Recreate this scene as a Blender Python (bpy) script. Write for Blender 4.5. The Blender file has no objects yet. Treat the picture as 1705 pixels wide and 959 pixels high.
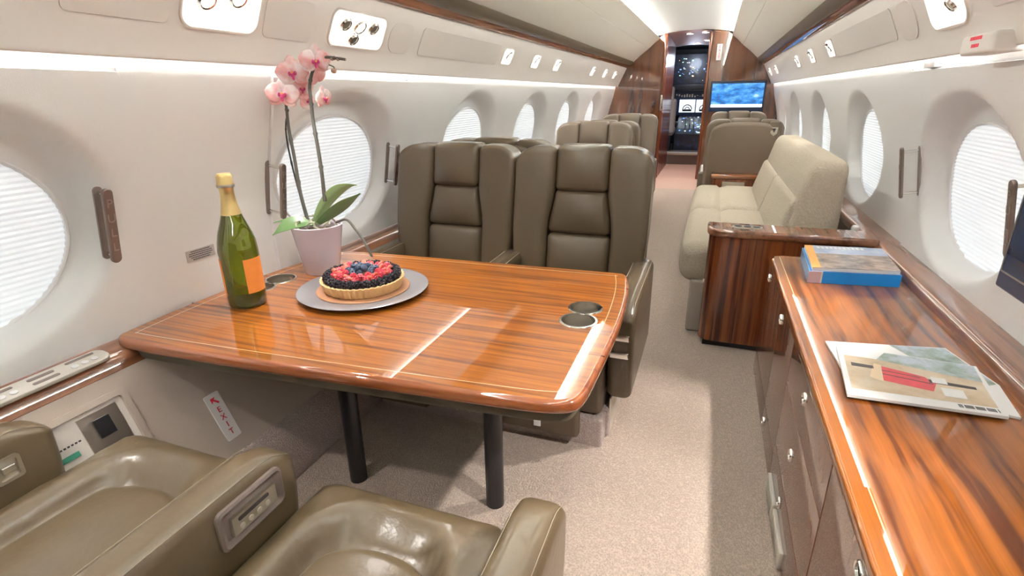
import bpy, bmesh, math, random
from mathutils import Vector, Matrix
S = bpy.context.scene
COL = S.collection
PI = math.pi
random.seed(7)
# ------------------------------------------------------------------ camera
CAMP = Vector((0.325, 0.0, 1.12)); PPX, PPY = 852.5, 479.5
V1 = (1193.0 - PPX, 154.0 - PPY); V3 = (885.0 - PPX, 2900.0 - PPY)      # vanishing points of the aisle and of the verticals
FPX = math.sqrt(-(V1[0]*V3[0] + V1[1]*V3[1]))
ay = Vector((V1[0], V1[1], FPX)).normalized()
az = -Vector((V3[0], V3[1], FPX)); az = (az - ay*ay.dot(az)).normalized()
ax = ay.cross(az)
RIGHT = Vector((ax.x, ay.x, az.x)); DOWN = Vector((ax.y, ay.y, az.y)); FWD = Vector((ax.z, ay.z, az.z))
cd = bpy.data.cameras.new('camera'); cam = bpy.data.objects.new('camera', cd); COL.objects.link(cam)
up, back = -DOWN, -FWD
cam.matrix_world = Matrix(((RIGHT.x, up.x, back.x, CAMP.x), (RIGHT.y, up.y, back.y, CAMP.y), (RIGHT.z, up.z, back.z, CAMP.z), (0, 0, 0, 1)))
cd.sensor_width = 36.0; cd.lens = FPX/1705.0*36.0; cd.clip_start = 0.02; cd.clip_end = 100
S.camera = cam
def W(px, py, **k):
    """world point under a pixel on the plane x=, y= or z= (all distances measured from the photograph's perspective)"""
    d = RIGHT*(px-PPX) + DOWN*(py-PPY) + FWD*FPX
    a, v = list(k.items())[0]; i = 'xyz'.index(a)
    return CAMP + d*((v-CAMP[i])/d[i])
# ------------------------------------------------------------------ world, exposure
w = bpy.data.worlds.new('world'); S.world = w; w.use_nodes = True
w.node_tree.nodes['Background'].inputs[0].default_value = (0.75, 0.85, 1, 1); w.node_tree.nodes['Background'].inputs[1].default_value = 0.6
S.view_settings.view_transform = 'Standard'; S.view_settings.look = 'None'; S.view_settings.gamma = 1.0
S.view_settings.use_curve_mapping = False; S.view_settings.exposure = 1.4
COVE_E, STRIP_E, SHADE_E, SPOT_W = 44.0, 5.5, 0.27, 5.0
# ------------------------------------------------------------------ materials
def nt(name):
    m = bpy.data.materials.new(name); m.use_nodes = True
    t = m.node_tree; return m, t, t.nodes['Principled BSDF']
def setp(b, **k):
    for n, v in k.items():
        n = n.replace('_', ' ')
        if n in b.inputs: b.inputs[n].default_value = v
def mat(name, col, rough=0.5, metal=0.0, coat=0.0, bump=0.0, bscale=200.0, var=0.0, vscale=8.0, spec=0.5, **k):
    m, t, b = nt(name)
    b.inputs['Base Color'].default_value = (*col, 1); setp(b, Roughness=rough, Metallic=metal, Coat_Weight=coat, Coat_Roughness=0.03, **{'Specular_IOR_Level': spec}, **k)
    tc = t.nodes.new('ShaderNodeTexCoord')
    if var:
        n = t.nodes.new('ShaderNodeTexNoise'); n.inputs['Scale'].default_value = vscale; n.inputs['Detail'].default_value = 4
        t.links.new(tc.outputs['Object'], n.inputs['Vector'])
        mx = t.nodes.new('ShaderNodeMix'); mx.data_type = 'RGBA'
        mx.inputs[6].default_value = (*[c*(1-var) for c in col], 1); mx.inputs[7].default_value = (*[min(1, c*(1+var)) for c in col], 1)
        t.links.new(n.outputs[0], mx.inputs[0]); t.links.new(mx.outputs[2], b.inputs['Base Color'])
    if bump:
        n = t.nodes.new('ShaderNodeTexNoise'); n.inputs['Scale'].default_value = bscale; n.inputs['Detail'].default_value = 3
        t.links.new(tc.outputs['Object'], n.inputs['Vector'])
        bp = t.nodes.new('ShaderNodeBump'); bp.inputs['Strength'].default_value = bump; bp.inputs['Distance'].default_value = 0.002 if bump < 1 else 0.005
        t.links.new(n.outputs[0], bp.inputs['Height']); t.links.new(bp.outputs[0], b.inputs['Normal'])
    return m
def emis(name, col, s, base=(0.8, 0.8, 0.8)):
    m, t, b = nt(name)
    b.inputs['Base Color'].default_value = (*base, 1); setp(b, Roughness=0.5)
    b.inputs['Emission Color'].default_value = (*col, 1); b.inputs['Emission Strength'].default_value = s
    return m
def wood(name, dark, light, axis='x', pitch=34.0, coat=1.0, stretch=0.7, rough=0.35, warp=0.6, ior=2.05, crough=0.008, lo=0.36, hi=0.60):
    m, t, b = nt(name); L = t.links
    tc = t.nodes.new('ShaderNodeTexCoord'); mp = t.nodes.new('ShaderNodeMapping')
    sc = {'x': (stretch, pitch, pitch), 'y': (pitch, stretch, pitch), 'z': (pitch, pitch, stretch)}[axis]
    mp.inputs['Scale'].default_value = sc; L.new(tc.outputs['Object'], mp.inputs['Vector'])
    wn = t.nodes.new('ShaderNodeTexNoise'); wn.inputs['Scale'].default_value = 2.2; wn.inputs['Detail'].default_value = 2; L.new(tc.outputs['Object'], wn.inputs['Vector'])
    ad = t.nodes.new('ShaderNodeMixRGB'); ad.blend_type = 'ADD'; ad.inputs[0].default_value = warp
    L.new(mp.outputs[0], ad.inputs[1])
    sx = t.nodes.new('ShaderNodeVectorMath'); sx.operation = 'SCALE'; sx.inputs['Scale'].default_value = 2.0; L.new(wn.outputs['Color'], sx.inputs[0]); L.new(sx.outputs[0], ad.inputs[2])
    n = t.nodes.new('ShaderNodeTexNoise'); n.inputs['Scale'].default_value = 1.0; n.inputs['Detail'].default_value = 3; n.inputs['Roughness'].default_value = 0.55
    L.new(ad.outputs[0], n.inputs['Vector'])
    r = t.nodes.new('ShaderNodeValToRGB'); e = r.color_ramp.elements
    e[0].position = lo; e[0].color = (*dark, 1); e[1].position = hi; e[1].color = (*light, 1)
    mid = r.color_ramp.elements.new((lo+hi)/2-0.01); mid.color = (*[(a*0.4+c*0.6) for a, c in zip(dark, light)], 1)
    L.new(n.outputs[0], r.inputs[0])
    f = t.nodes.new('ShaderNodeTexNoise'); f.inputs['Scale'].default_value = 9; f.inputs['Detail'].default_value = 2; L.new(mp.outputs[0], f.inputs['Vector'])
    mu = t.nodes.new('ShaderNodeMixRGB'); mu.blend_type = 'MULTIPLY'; mu.inputs[0].default_value = 0.35
    L.new(r.outputs[0], mu.inputs[1]); L.new(f.outputs[0], mu.inputs[2]); L.new(mu.outputs[0], b.inputs['Base Color'])
    b.inputs['Specular IOR Level'].default_value = 0.15
    setp(b, Roughness=0.5, Coat_Weight=coat, Coat_Roughness=crough, Coat_IOR=ior)
    return m
def carpet(name, a, c):
    m, t, b = nt(name); L = t.links
    tc = t.nodes.new('ShaderNodeTexCoord'); mp = t.nodes.new('ShaderNodeMapping'); mp.inputs['Scale'].default_value = (230, 170, 230); L.new(tc.outputs['Object'], mp.inputs[0])
    v = t.nodes.new('ShaderNodeTexVoronoi'); v.inputs['Scale'].default_value = 1.0; L.new(mp.outputs[0], v.inputs['Vector'])
    n = t.nodes.new('ShaderNodeTexNoise'); n.inputs['Scale'].default_value = 60; n.inputs['Detail'].default_value = 4; L.new(tc.outputs['Object'], n.inputs[0])
    ma = t.nodes.new('ShaderNodeMath'); ma.operation = 'MULTIPLY_ADD'; ma.inputs[1].default_value = 0.75; L.new(v.outputs['Distance'], ma.inputs[0]); 
    m2 = t.nodes.new('ShaderNodeMath'); m2.operation = 'MULTIPLY'; m2.inputs[1].default_value = 0.5; L.new(n.outputs[0], m2.inputs[0]); L.new(m2.outputs[0], ma.inputs[2])
    r = t.nodes.new('ShaderNodeMix'); r.data_type = 'RGBA'; r.inputs[6].default_value = (*c, 1); r.inputs[7].default_value = (*a, 1)
    L.new(ma.outputs[0], r.inputs[0]); L.new(r.outputs[2], b.inputs['Base Color'])
    bp = t.nodes.new('ShaderNodeBump'); bp.inputs['Strength'].default_value = 0.7; bp.inputs['Distance'].default_value = 0.004; bp.invert = True
    L.new(v.outputs['Distance'], bp.inputs['Height']); L.new(bp.outputs[0], b.inputs['Normal'])
    setp(b, Roughness=0.95, Sheen_Weight=0.25); b.inputs['Specular IOR Level'].default_value = 0.1
    return m
M = {}
M['lining'] = mat('wall_lining', (0.86, 0.85, 0.845), 0.55, bump=0.15, bscale=400)
M['psu'] = mat('overhead_lining', (0.75, 0.69, 0.645), 0.5, bump=0.1, bscale=400)
M['valance'] = mat('valance_lining', (0.72, 0.68, 0.60), 0.6, bump=0.1, bscale=300)
M['ceil'] = mat('ceiling_lining', (0.76, 0.76, 0.72), 0.55)
M['lower'] = mat('lower_panel', (0.52, 0.43, 0.37), 0.6, bump=0.3, bscale=500)
M['carpet'] = carpet('carpet', (0.62, 0.495, 0.405), (0.30, 0.235, 0.195))
M['carpet_pink'] = carpet('entry_carpet', (0.72, 0.48, 0.39), (0.45, 0.28, 0.23))
M['carpet_wall'] = carpet('carpet_wall', (0.58, 0.47, 0.43), (0.30, 0.235, 0.22))
M['wood_x'] = wood('table_wood', (0.22, 0.055, 0.007), (0.48, 0.145, 0.012), 'x', 75, stretch=1.3)
M['wood_edge'] = wood('edge_wood', (0.27, 0.065, 0.018), (0.44, 0.125, 0.032), 'x', 30)
M['wood_y'] = wood('counter_wood', (0.115, 0.027, 0.005), (0.38, 0.112, 0.012), 'y', 30, stretch=1.0, ior=1.6, lo=0.38, hi=0.60)
M['wood_z'] = wood('cabinet_wood', (0.075, 0.013, 0.005), (0.27, 0.066, 0.016), 'z', 48, ior=1.55)
M['wood_zd'] = wood('cabinet_front_wood', (0.13, 0.038, 0.018), (0.20, 0.065, 0.030), 'z', 26)
M['door_wood'] = wood('door_edge_wood', (0.10, 0.018, 0.010), (0.22, 0.05, 0.022), 'z', 20, coat=0.5, ior=1.4, crough=0.15)
M['wood_b'] = wood('bulkhead_wood', (0.075, 0.019, 0.006), (0.19, 0.056, 0.013), 'z', 16)
M['wood_rail'] = wood('rail_wood', (0.17, 0.055, 0.022), (0.34, 0.13, 0.055), 'y', 30)
M['inlay'] = mat('inlay', (0.72, 0.45, 0.24), 0.3, coat=1)
M['seam'] = mat('seam_dark', (0.10, 0.035, 0.02), 0.4)
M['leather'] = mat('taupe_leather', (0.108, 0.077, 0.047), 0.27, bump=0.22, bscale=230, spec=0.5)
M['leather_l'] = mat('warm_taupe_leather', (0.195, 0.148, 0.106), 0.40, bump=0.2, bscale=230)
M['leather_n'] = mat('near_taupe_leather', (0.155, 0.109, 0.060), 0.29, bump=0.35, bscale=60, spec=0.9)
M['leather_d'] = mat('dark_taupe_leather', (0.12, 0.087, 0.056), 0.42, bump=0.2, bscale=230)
M['thread'] = mat('stitching_thread', (0.40, 0.33, 0.24), 0.7)
M['fabric'] = mat('cream_upholstery', (0.52, 0.45, 0.355), 0.9, bump=1.0, bscale=110, var=0.16, vscale=110, spec=0.15)
M['fabric_g'] = mat('grey_beige_fabric', (0.45, 0.39, 0.34), 0.9, bump=0.5, bscale=400, spec=0.15)
M['black'] = mat('black_metal', (0.012, 0.012, 0.016), 0.32, spec=0.6)
M['dark'] = mat('dark_plastic', (0.02, 0.02, 0.024), 0.4)
M['under'] = mat('table_underside', (0.10, 0.078, 0.05), 0.5)
M['chrome'] = mat('polished_metal', (0.78, 0.76, 0.73), 0.14, metal=1.0)
M['nickel'] = mat('brushed_nickel', (0.62, 0.58, 0.52), 0.3, metal=1.0)
M['satin'] = mat('satin_plate', (0.72, 0.67, 0.60), 0.35, metal=0.3)
M['grip'] = mat('brown_grip', (0.22, 0.165, 0.14), 0.35, metal=0.5)
M['relief'] = mat('relief_letter', (0.36, 0.28, 0.24), 0.3, metal=0.6)
M['white'] = mat('white_plastic', (0.82, 0.80, 0.80), 0.4)
M['bezel'] = mat('mauve_plastic', (0.24, 0.185, 0.165), 0.4)
M['red'] = mat('red_print', (0.70, 0.02, 0.05), 0.5)
M['ink'] = mat('dark_print', (0.06, 0.05, 0.05), 0.6)
M['greyfoil'] = mat('placard_foil', (0.55, 0.50, 0.48), 0.4)
M['reflector'] = emis('lamp_reflector', (1.0, 0.93, 0.84), 0.38, (0.85, 0.82, 0.78))
M['bulb'] = emis('lamp_bulb', (1.0, 0.95, 0.88), 14)
M['cove'] = emis('cove_strip', (0.93, 0.98, 1.0), COVE_E)
M['strip'] = emis('window_light_strip', (1.0, 0.985, 0.95), STRIP_E)
M['green'] = mat('green_leaf', (0.13, 0.235, 0.085), 0.35, var=0.25, vscale=14, spec=0.6)
M['lgreen'] = mat('pale_leaf', (0.33, 0.46, 0.22), 0.4, var=0.2, vscale=14)
M['stem'] = mat('orchid_stem', (0.10, 0.095, 0.08), 0.5, var=0.3, vscale=40)
M['pot'] = mat('lilac_ceramic', (0.60, 0.53, 0.60), 0.22, coat=0.6)
M['soil'] = mat('bark_soil', (0.10, 0.07, 0.045), 0.9, bump=1, bscale=80)
M['root'] = mat('air_root', (0.42, 0.40, 0.30), 0.7)
M['lip'] = mat('magenta_lip', (0.62, 0.05, 0.22), 0.4)
M['lipy'] = mat('orange_lip', (0.85, 0.35, 0.12), 0.4)
M['bud'] = mat('orchid_bud', (0.42, 0.27, 0.20), 0.5)
M['crust'] = mat('tart_crust', (0.80, 0.52, 0.25), 0.75, bump=0.6, bscale=160, var=0.15, vscale=60)
M['custard'] = mat('custard', (0.86, 0.68, 0.40), 0.5)
M['board'] = mat('cake_board', (0.52, 0.27, 0.15), 0.3, coat=0.4)
M['plate'] = mat('grey_plate', (0.34, 0.325, 0.345), 0.22, metal=0.3)
M['blackb'] = mat('blackberry', (0.022, 0.018, 0.028), 0.22, spec=0.7)
M['blueb'] = mat('blueberry', (0.05, 0.075, 0.13), 0.4, var=0.4, vscale=60)
M['rasp'] = mat('raspberry', (0.62, 0.05, 0.08), 0.35)
M['straw'] = mat('strawberry', (0.82, 0.16, 0.10), 0.3, var=0.35, vscale=90)
M['gold'] = mat('gold_foil', (0.83, 0.62, 0.28), 0.3, metal=0.85, bump=0.6, bscale=110)
M['label'] = mat('orange_label', (0.90, 0.29, 0.05), 0.5, var=0.08, vscale=60)
M['blue'] = mat('blue_cover', (0.01, 0.27, 0.78), 0.35, coat=0.3)
M['paleblue'] = mat('pale_blue_spine', (0.14, 0.30, 0.52), 0.35)
M['pink'] = mat('pale_pink_print', (0.70, 0.53, 0.60), 0.5)
M['orange'] = mat('orange_print', (0.82, 0.40, 0.10), 0.4)
M['pages'] = mat('paper_pages', (0.85, 0.84, 0.84), 0.7)
M['floorlight'] = mat('wash', (0.6, 0.5, 0.4), 0.5)
def glassm():
    m, t, b = nt('green_bottle_glass')
    b.inputs['Base Color'].default_value = (0.20, 0.235, 0.008, 1); setp(b, Roughness=0.02, IOR=1.45, Transmission_Weight=0.80, Coat_Weight=1.0)
    return m
M['glass'] = glassm()
def petalm():
    m, t, b = nt('orchid_petal'); L = t.links
    tc = t.nodes.new('ShaderNodeTexCoord'); n = t.nodes.new('ShaderNodeTexNoise'); n.inputs['Scale'].default_value = 26; L.new(tc.outputs['Object'], n.inputs[0])
    r = t.nodes.new('ShaderNodeValToRGB'); r.color_ramp.elements[0].position = 0.4; r.color_ramp.elements[0].color = (0.84, 0.40, 0.40, 1); r.color_ramp.elements[1].position = 0.62; r.color_ramp.elements[1].color = (0.95, 0.80, 0.79, 1)
    L.new(n.outputs[0], r.inputs[0]); L.new(r.outputs[0], b.inputs['Base Color']); setp(b, Roughness=0.6, Subsurface_Weight=0.1)
    return m
M['petal'] = petalm()
def shadem():
    m, t, b = nt('backlit_pleated_shade')
    b.inputs['Base Color'].default_value = (0.80, 0.82, 0.84, 1); setp(b, Roughness=0.8)
    b.inputs['Emission Color'].default_value = (0.86, 0.94, 1.0, 1); b.inputs['Emission Strength'].default_value = SHADE_E*0.6  # daylight behind the shade is put in as an even glow
    return m
M['shade'] = shadem()
def picm(name, cols, scale, sz=(1, 1, 1), strength=0.0, rough=0.3):
    """a printed or displayed picture made of soft colour patches"""
    m, t, b = nt(name); L = t.links
    tc = t.nodes.new('ShaderNodeTexCoord'); mp = t.nodes.new('ShaderNodeMapping'); mp.inputs['Scale'].default_value = sz; L.new(tc.outputs['Object'], mp.inputs[0])
    n = t.nodes.new('ShaderNodeTexNoise'); n.inputs['Scale'].default_value = scale; n.inputs['Detail'].default_value = 6; n.inputs['Roughness'].default_value = 0.65; L.new(mp.outputs[0], n.inputs[0])
    r = t.nodes.new('ShaderNodeValToRGB'); e = r.color_ramp.elements
    for i, c in enumerate(cols):
        p = 0.30 + 0.42*i/(len(cols)-1)
        if i < 2: e[i].position = p; e[i].color = (*c, 1)
        else: q = e.new(p); q.color = (*c, 1)
    L.new(n.outputs[0], r.inputs[0]); L.new(r.outputs[0], b.inputs['Base Color']); setp(b, Roughness=rough, Coat_Weight=0.3)
    if strength:
        L.new(r.outputs[0], b.inputs['Emission Color']); b.inputs['Emission Strength'].default_value = strength
    return m
M['screenpic'] = picm('map_screen_picture', [(0.02, 0.12, 0.06), (0.01, 0.08, 0.32), (0.03, 0.20, 0.55), (0.12, 0.34, 0.70), (0.60, 0.70, 0.80)], 7, (1, 1, 2.4), 0.42)
M['coverpic'] = picm('cover_town_picture', [(0.10, 0.08, 0.07), (0.28, 0.22, 0.19), (0.48, 0.36, 0.30), (0.62, 0.58, 0.60)], 22)
M['skypic'] = picm('cover_sky_picture', [(0.30, 0.36, 0.55), (0.46, 0.54, 0.74), (0.72, 0.78, 0.88)], 12)
M['magpic'] = picm('magazine_picture', [(0.40, 0.28, 0.17), (0.62, 0.48, 0.32), (0.72, 0.64, 0.52)], 9)
M['magsky'] = picm('magazine_mountain_picture', [(0.08, 0.13, 0.08), (0.25, 0.32, 0.27), (0.50, 0.58, 0.66), (0.66, 0.70, 0.76)], 14)
M['towel'] = mat('red_towel_print', (0.62, 0.06, 0.07), 0.4, var=0.2, vscale=60)
M['beige'] = mat('beige_print', (0.80, 0.62, 0.42), 0.4)
M['screen'] = mat('dark_blue_screen', (0.01, 0.035, 0.10), 0.12, coat=1)
M['navy'] = mat('navy_frame', (0.015, 0.03, 0.075), 0.3)
M['cockpit'] = picm('cockpit_panel', [(0.008, 0.010, 0.016), (0.012, 0.018, 0.035), (0.03, 0.05, 0.12)], 14, (1, 1, 1), 0)
M['dispw'] = emis('display_glow', (0.75, 0.88, 1.0), 0.6)
M['dispb'] = emis('blue_instrument_glow', (0.12, 0.35, 1.0), 0.7)
M['dispg'] = emis('green_instrument_glow', (0.3, 0.9, 0.6), 1.2)
M['disporange'] = emis('orange_instrument_glow', (1.0, 0.45, 0.2), 1.2)
M['mauve'] = mat('entry_ceiling', (0.60, 0.46, 0.45), 0.5)
# ------------------------------------------------------------------ mesh builder
class MB:
    def __init__(s): s.v = []; s.f = []
    def add(s, vs, fs):
        o = len(s.v); s.v += [Vector(p) for p in vs]; s.f += [tuple(i+o for i in f) for f in fs]; return s
    def box(s, a, b, M4=None):
        x0, y0, z0 = a; x1, y1, z1 = b
        vs = [Vector(p) for p in ((x0,y0,z0),(x1,y0,z0),(x1,y1,z0),(x0,y1,z0),(x0,y0,z1),(x1,y0,z1),(x1,y1,z1),(x0,y1,z1))]
        if M4: vs = [M4 @ v for v in vs]
        return s.add(vs, [(0,3,2,1),(4,5,6,7),(0,1,5,4),(1,2,6,5),(2,3,7,6),(3,0,4,7)])
    def rbox(s, a, b, r=0.01, n=6, puff=None, deform=None, M4=None):
        c = (Vector(a)+Vector(b))/2; h = (Vector(b)-Vector(a))/2; r = min(r, h.x*0.999, h.y*0.999, h.z*0.999)
        def ticks(H):
            e = [0, 0.2, 0.45, 0.72]; t = [-H + r*q for q in e]
            inner = [-H+r + (2*H-2*r)*i/n for i in range(n+1)]
            return t + inner + [-q for q in reversed(t)]
        T = [ticks(h.x), ticks(h.y), ticks(h.z)]
        idx = {}; vs = []
        def vid(key, p):
            if key in idx: return idx[key]
            q = Vector([max(-(H-r), min(H-r, x)) for x, H in zip(p, h)]); d = Vector(p)-q
            if d.length > 1e-9:
                mx = max(abs(d.x), abs(d.y), abs(d.z)); p2 = q + d.normalized()*r if mx > 0 else q
            else: p2 = Vector(p)
            u = Vector([p2[i]/h[i] if h[i] else 0 for i in range(3)])
            if puff:
                px, py, pz = puff
                p2 = Vector((p2.x + px*u.x*(1-u.y**2)*(1-u.z**2), p2.y + py*u.y*(1-u.x**2)*(1-u.z**2), p2.z + pz*u.z*(1-u.x**2)*(1-u.y**2)))
            if deform: p2 = deform(p2 + c, u) - c
            p2 = p2 + c
            if M4: p2 = M4 @ p2
            idx[key] = len(vs); vs.append(p2); return idx[key]
        fs = []
        for axi in range(3):
            b1, b2 = (axi+1) % 3, (axi+2) % 3
            for side in (0, 1):
                k = 0 if side == 0 else len(T[axi])-1
                for i in range(len(T[b1])-1):
                    for j in range(len(T[b2])-1):
                        q = []
                        for (ii, jj) in ((i,j),(i+1,j),(i+1,j+1),(i,j+1)):
                            key = [0]*3; key[axi] = k; key[b1] = ii; key[b2] = jj
                            p = [0]*3; p[axi] = T[axi][k]; p[b1] = T[b1][ii]; p[b2] = T[b2][jj]
                            q.append(vid(tuple(key), p))
                        fs.append(tuple(q if side else reversed(q)))
        return s.add(vs, fs)
    def lathe(s, prof, c=(0,0,0), seg=32, M4=None, ang=2*PI):
        vs = []; fs = []; n = len(prof)
        for i in range(seg):
            a = ang*i/seg
            for r, z in prof: vs.append(Vector((c[0]+r*math.cos(a), c[1]+r*math.sin(a), c[2]+z)))
        for i in range(seg):
            j = (i+1) % seg
            for k in range(n-1): fs.append((i*n+k, j*n+k, j*n+k+1, i*n+k+1))
        if M4: vs = [M4 @ v for v in vs]
        return s.add(vs, fs)
    def tube(s, pts, r, seg=10, cap=True):
        pts = [Vector(p) for p in pts]; n = len(pts); rs = r if isinstance(r, (list, tuple)) else [r]*n
        vs = []; fs = []; ref = None
        for i, p in enumerate(pts):
            t = (pts[min(i+1, n-1)]-pts[max(i-1, 0)]).normalized()
            if ref is None: ref = t.orthogonal().normalized()
            ref = (ref - t*ref.dot(t)).normalized(); b = t.cross(ref)
            for k in range(seg):
                a = 2*PI*k/seg; vs.append(p + (ref*math.cos(a)+b*math.sin(a))*rs[i])
        for i in range(n-1):
            for k in range(seg):
                l = (k+1) % seg; fs.append((i*seg+k, i*seg+l, (i+1)*seg+l, (i+1)*seg+k))
        if cap: fs += [tuple(reversed(range(seg))), tuple(range((n-1)*seg, n*seg))]
        return s.add(vs, fs)
    def prism(s, poly, z0, z1, M4=None, bev=0.0):
        """poly (x,y) extruded from z0 to z1; bev rounds top and bottom edges"""
        n = len(poly)
        cx = sum(p[0] for p in poly)/n; cy = sum(p[1] for p in poly)/n
        def inset(d):
            out = []
            for i in range(n):
                a = Vector(poly[i-1]); b = Vector(poly[i]); c = Vector(poly[(i+1) % n])
                t = ((b-a).normalized()+(c-b).normalized())
                if t.length < 1e-6: t = (b-a)
                t.normalize(); nn = Vector((-t.y, t.x)); out.append(b + nn*d)
            return out
        area = sum(poly[i-1][0]*poly[i][1]-poly[i][0]*poly[i-1][1] for i in range(n))
        if area < 0: poly = list(reversed(poly))
        rings = [(0, z0), (0, z1)] if not bev else [(bev*(1-math.sin(a)), z0+bev*(1-math.cos(a))) for a in (0.0, PI/6, PI/3, PI/2)] + [(bev*(1-math.sin(a)), z1-bev*(1-math.cos(a))) for a in (PI/2, PI/3, PI/6, 0.0)]
        vs = []; fs = []
        for d, z in rings: vs += [Vector((p[0], p[1], z)) for p in inset(d)]
        m = len(rings)
        for k in range(m-1):
            for i in range(n):
                j = (i+1) % n; fs.append((k*n+i, k*n+j, (k+1)*n+j, (k+1)*n+i))
        fs += [tuple(reversed(range(n))), tuple(range((m-1)*n, m*n))]
        if M4: vs = [M4 @ v for v in vs]
        return s.add(vs, fs)
    def ico(s, c, r, sub=2, sc=(1,1,1)):
        bm = bmesh.new(); bmesh.ops.create_icosphere(bm, subdivisions=sub, radius=1)
        vs = [Vector((c[0]+v.co.x*r*sc[0], c[1]+v.co.y*r*sc[1], c[2]+v.co.z*r*sc[2])) for v in bm.verts]
        fs = [tuple(v.index for v in f.verts) for f in bm.faces]; bm.free(); return s.add(vs, fs)
    def grid(s, fn, us, vs_, flip=False):
        vs = [Vector(fn(u, v)) for u in us for v in vs_]; m = len(vs_); fs = []
        for i in range(len(us)-1):
            for j in range(m-1):
                q = (i*m+j, i*m+j+1, (i+1)*m+j+1, (i+1)*m+j); fs.append(tuple(reversed(q)) if flip else q)
        return s.add(vs, fs)
    def build(s, name, m, parent=None, smooth=True, ang=38, loc=None):
        me = bpy.data.meshes.new(name); me.from_pydata([tuple(v) for v in s.v], [], s.f)
        bm = bmesh.new(); bm.from_mesh(me); bmesh.ops.remove_doubles(bm, verts=bm.verts, dist=1e-6)
        bmesh.ops.recalc_face_normals(bm, faces=bm.faces) if getattr(s, 'recalc', True) else None
        bm.to_mesh(me); bm.free()
        me.materials.append(M[m] if isinstance(m, str) else m)
        if smooth:
            me.polygons.foreach_set('use_smooth', [True]*len(me.polygons)); me.set_sharp_from_angle(angle=math.radians(ang))
            for p in me.polygons:
                if len(p.vertices) > 4: p.use_smooth = False
        o = bpy.data.objects.new(name, me); COL.objects.link(o)
        if parent: o.parent = parent
        if loc: o.location = loc
        return o
def tag(o, label, cat, group=None):
    o['label'] = label; o['category'] = cat
    if group: o['group'] = group
    return o
def thing(name, label, cat, loc=(0,0,0), rotz=0, group=None):
    o = bpy.data.objects.new(name, None); COL.objects.link(o); o.location = loc; o.rotation_euler = (0,0,rotz); o.empty_display_size = 0.05
    return tag(o, label, cat, group)
def struct(o): o['kind'] = 'structure'; return o
def copy_tree(o, parent=None):
    c = o.copy(); COL.objects.link(c)
    if parent: c.parent = parent
    for ch in list(o.children): copy_tree(ch, c)
    return c
def sm(a, b, x):
    t = max(0.0, min(1.0, (x-a)/(b-a))); return t*t*(3-2*t)
def lerp(pts, v):
    if v <= pts[0][0]: return pts[0][1]
    for (a, x), (b, y) in zip(pts, pts[1:]):
        if v <= b: return x + (y-x)*(v-a)/(b-a)
    return pts[-1][1]
def rrect(w, h, r, n=6, cx=0, cy=0):
    out = []
    for sx, sy, a0 in ((1,1,0),(-1,1,PI/2),(-1,-1,PI),(1,-1,1.5*PI)):
        for i in range(n+1):
            a = a0 + PI/2*i/n; out.append((cx+sx*(w-r)+r*math.cos(a), cy+sy*(h-r)+r*math.sin(a)))
    return out
def frame(o, u, v, n):
    return Matrix(((u.x, v.x, n.x, o.x), (u.y, v.y, n.y, o.y), (u.z, v.z, n.z, o.z), (0,0,0,1)))
def spot(name, loc, target, power, size=0.9, col=(1, 0.955, 0.90), rad=0.02, blend=0.6, parent=None):
    l = bpy.data.lights.new(name, 'SPOT'); l.energy = power; l.spot_size = size; l.spot_blend = blend; l.color = col; l.shadow_soft_size = rad
    o = bpy.data.objects.new(name, l); COL.objects.link(o); o.location = loc
    o.rotation_euler = (Vector(target)-Vector(loc)).to_track_quat('-Z', 'Y').to_euler()
    return o
def text_mesh(txt, size, M4, mname, name, parent=None, ext=0.0006):
    cu = bpy.data.curves.new('t', 'FONT'); cu.body = txt; cu.size = size; cu.extrude = ext; cu.align_x = 'CENTER'; cu.align_y = 'CENTER'
    o = bpy.data.objects.new('t', cu); COL.objects.link(o); dg = bpy.context.evaluated_depsgraph_get()
    me = bpy.data.meshes.new_from_object(o.evaluated_get(dg)); bpy.data.objects.remove(o); me.transform(M4); me.materials.clear(); me.materials.append(M[mname])
    q = bpy.data.objects.new(name, me); COL.objects.link(q)
    if parent: q.parent = parent
    return q
# ------------------------------------------------------------------ the cabin shell
YB, YF = -1.5, 7.8                    # rear and front ends of the cabin
WALLP = [(0.535, 1.090), (0.65, 1.092), (0.73, 1.090), (0.83, 1.078), (0.95, 1.050), (1.08, 1.012), (1.18, 0.990), (1.25, 0.986)]
WL = [0.52, 1.82, 3.10, 4.27, 5.47, 6.69]
WR = [0.72, 2.01, 3.32, 4.60, 5.93, 7.15]
ZC = 0.825; ZS = {-1: 0.83, 1: 0.803}; WA, WB = 0.298, 0.218      # half sizes of a window pane
PLATES = {-1: [(-0.05, 0.93), (1.42, 2.24)], 1: [(1.30, 2.46)]}
def wx(z): return lerp(WALLP, z)
def recess(side, y, z):
    d = 0.0
    for c in (WL if side < 0 else WR):
        if abs(y-c) < 0.6:
            rr = math.sqrt(((y-c)/0.390)**2 + ((z-(ZS[side]+0.032))/0.288)**2)
            d = max(d, 0.084*(1-sm(0.80, 1.0, rr)))
    for a, b in PLATES[side]:
        if a <= y <= b and z < 1.184: d -= 0.008
        elif a-0.004 <= y <= b+0.004 and z < 1.19: d += 0.004
    return d
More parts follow.
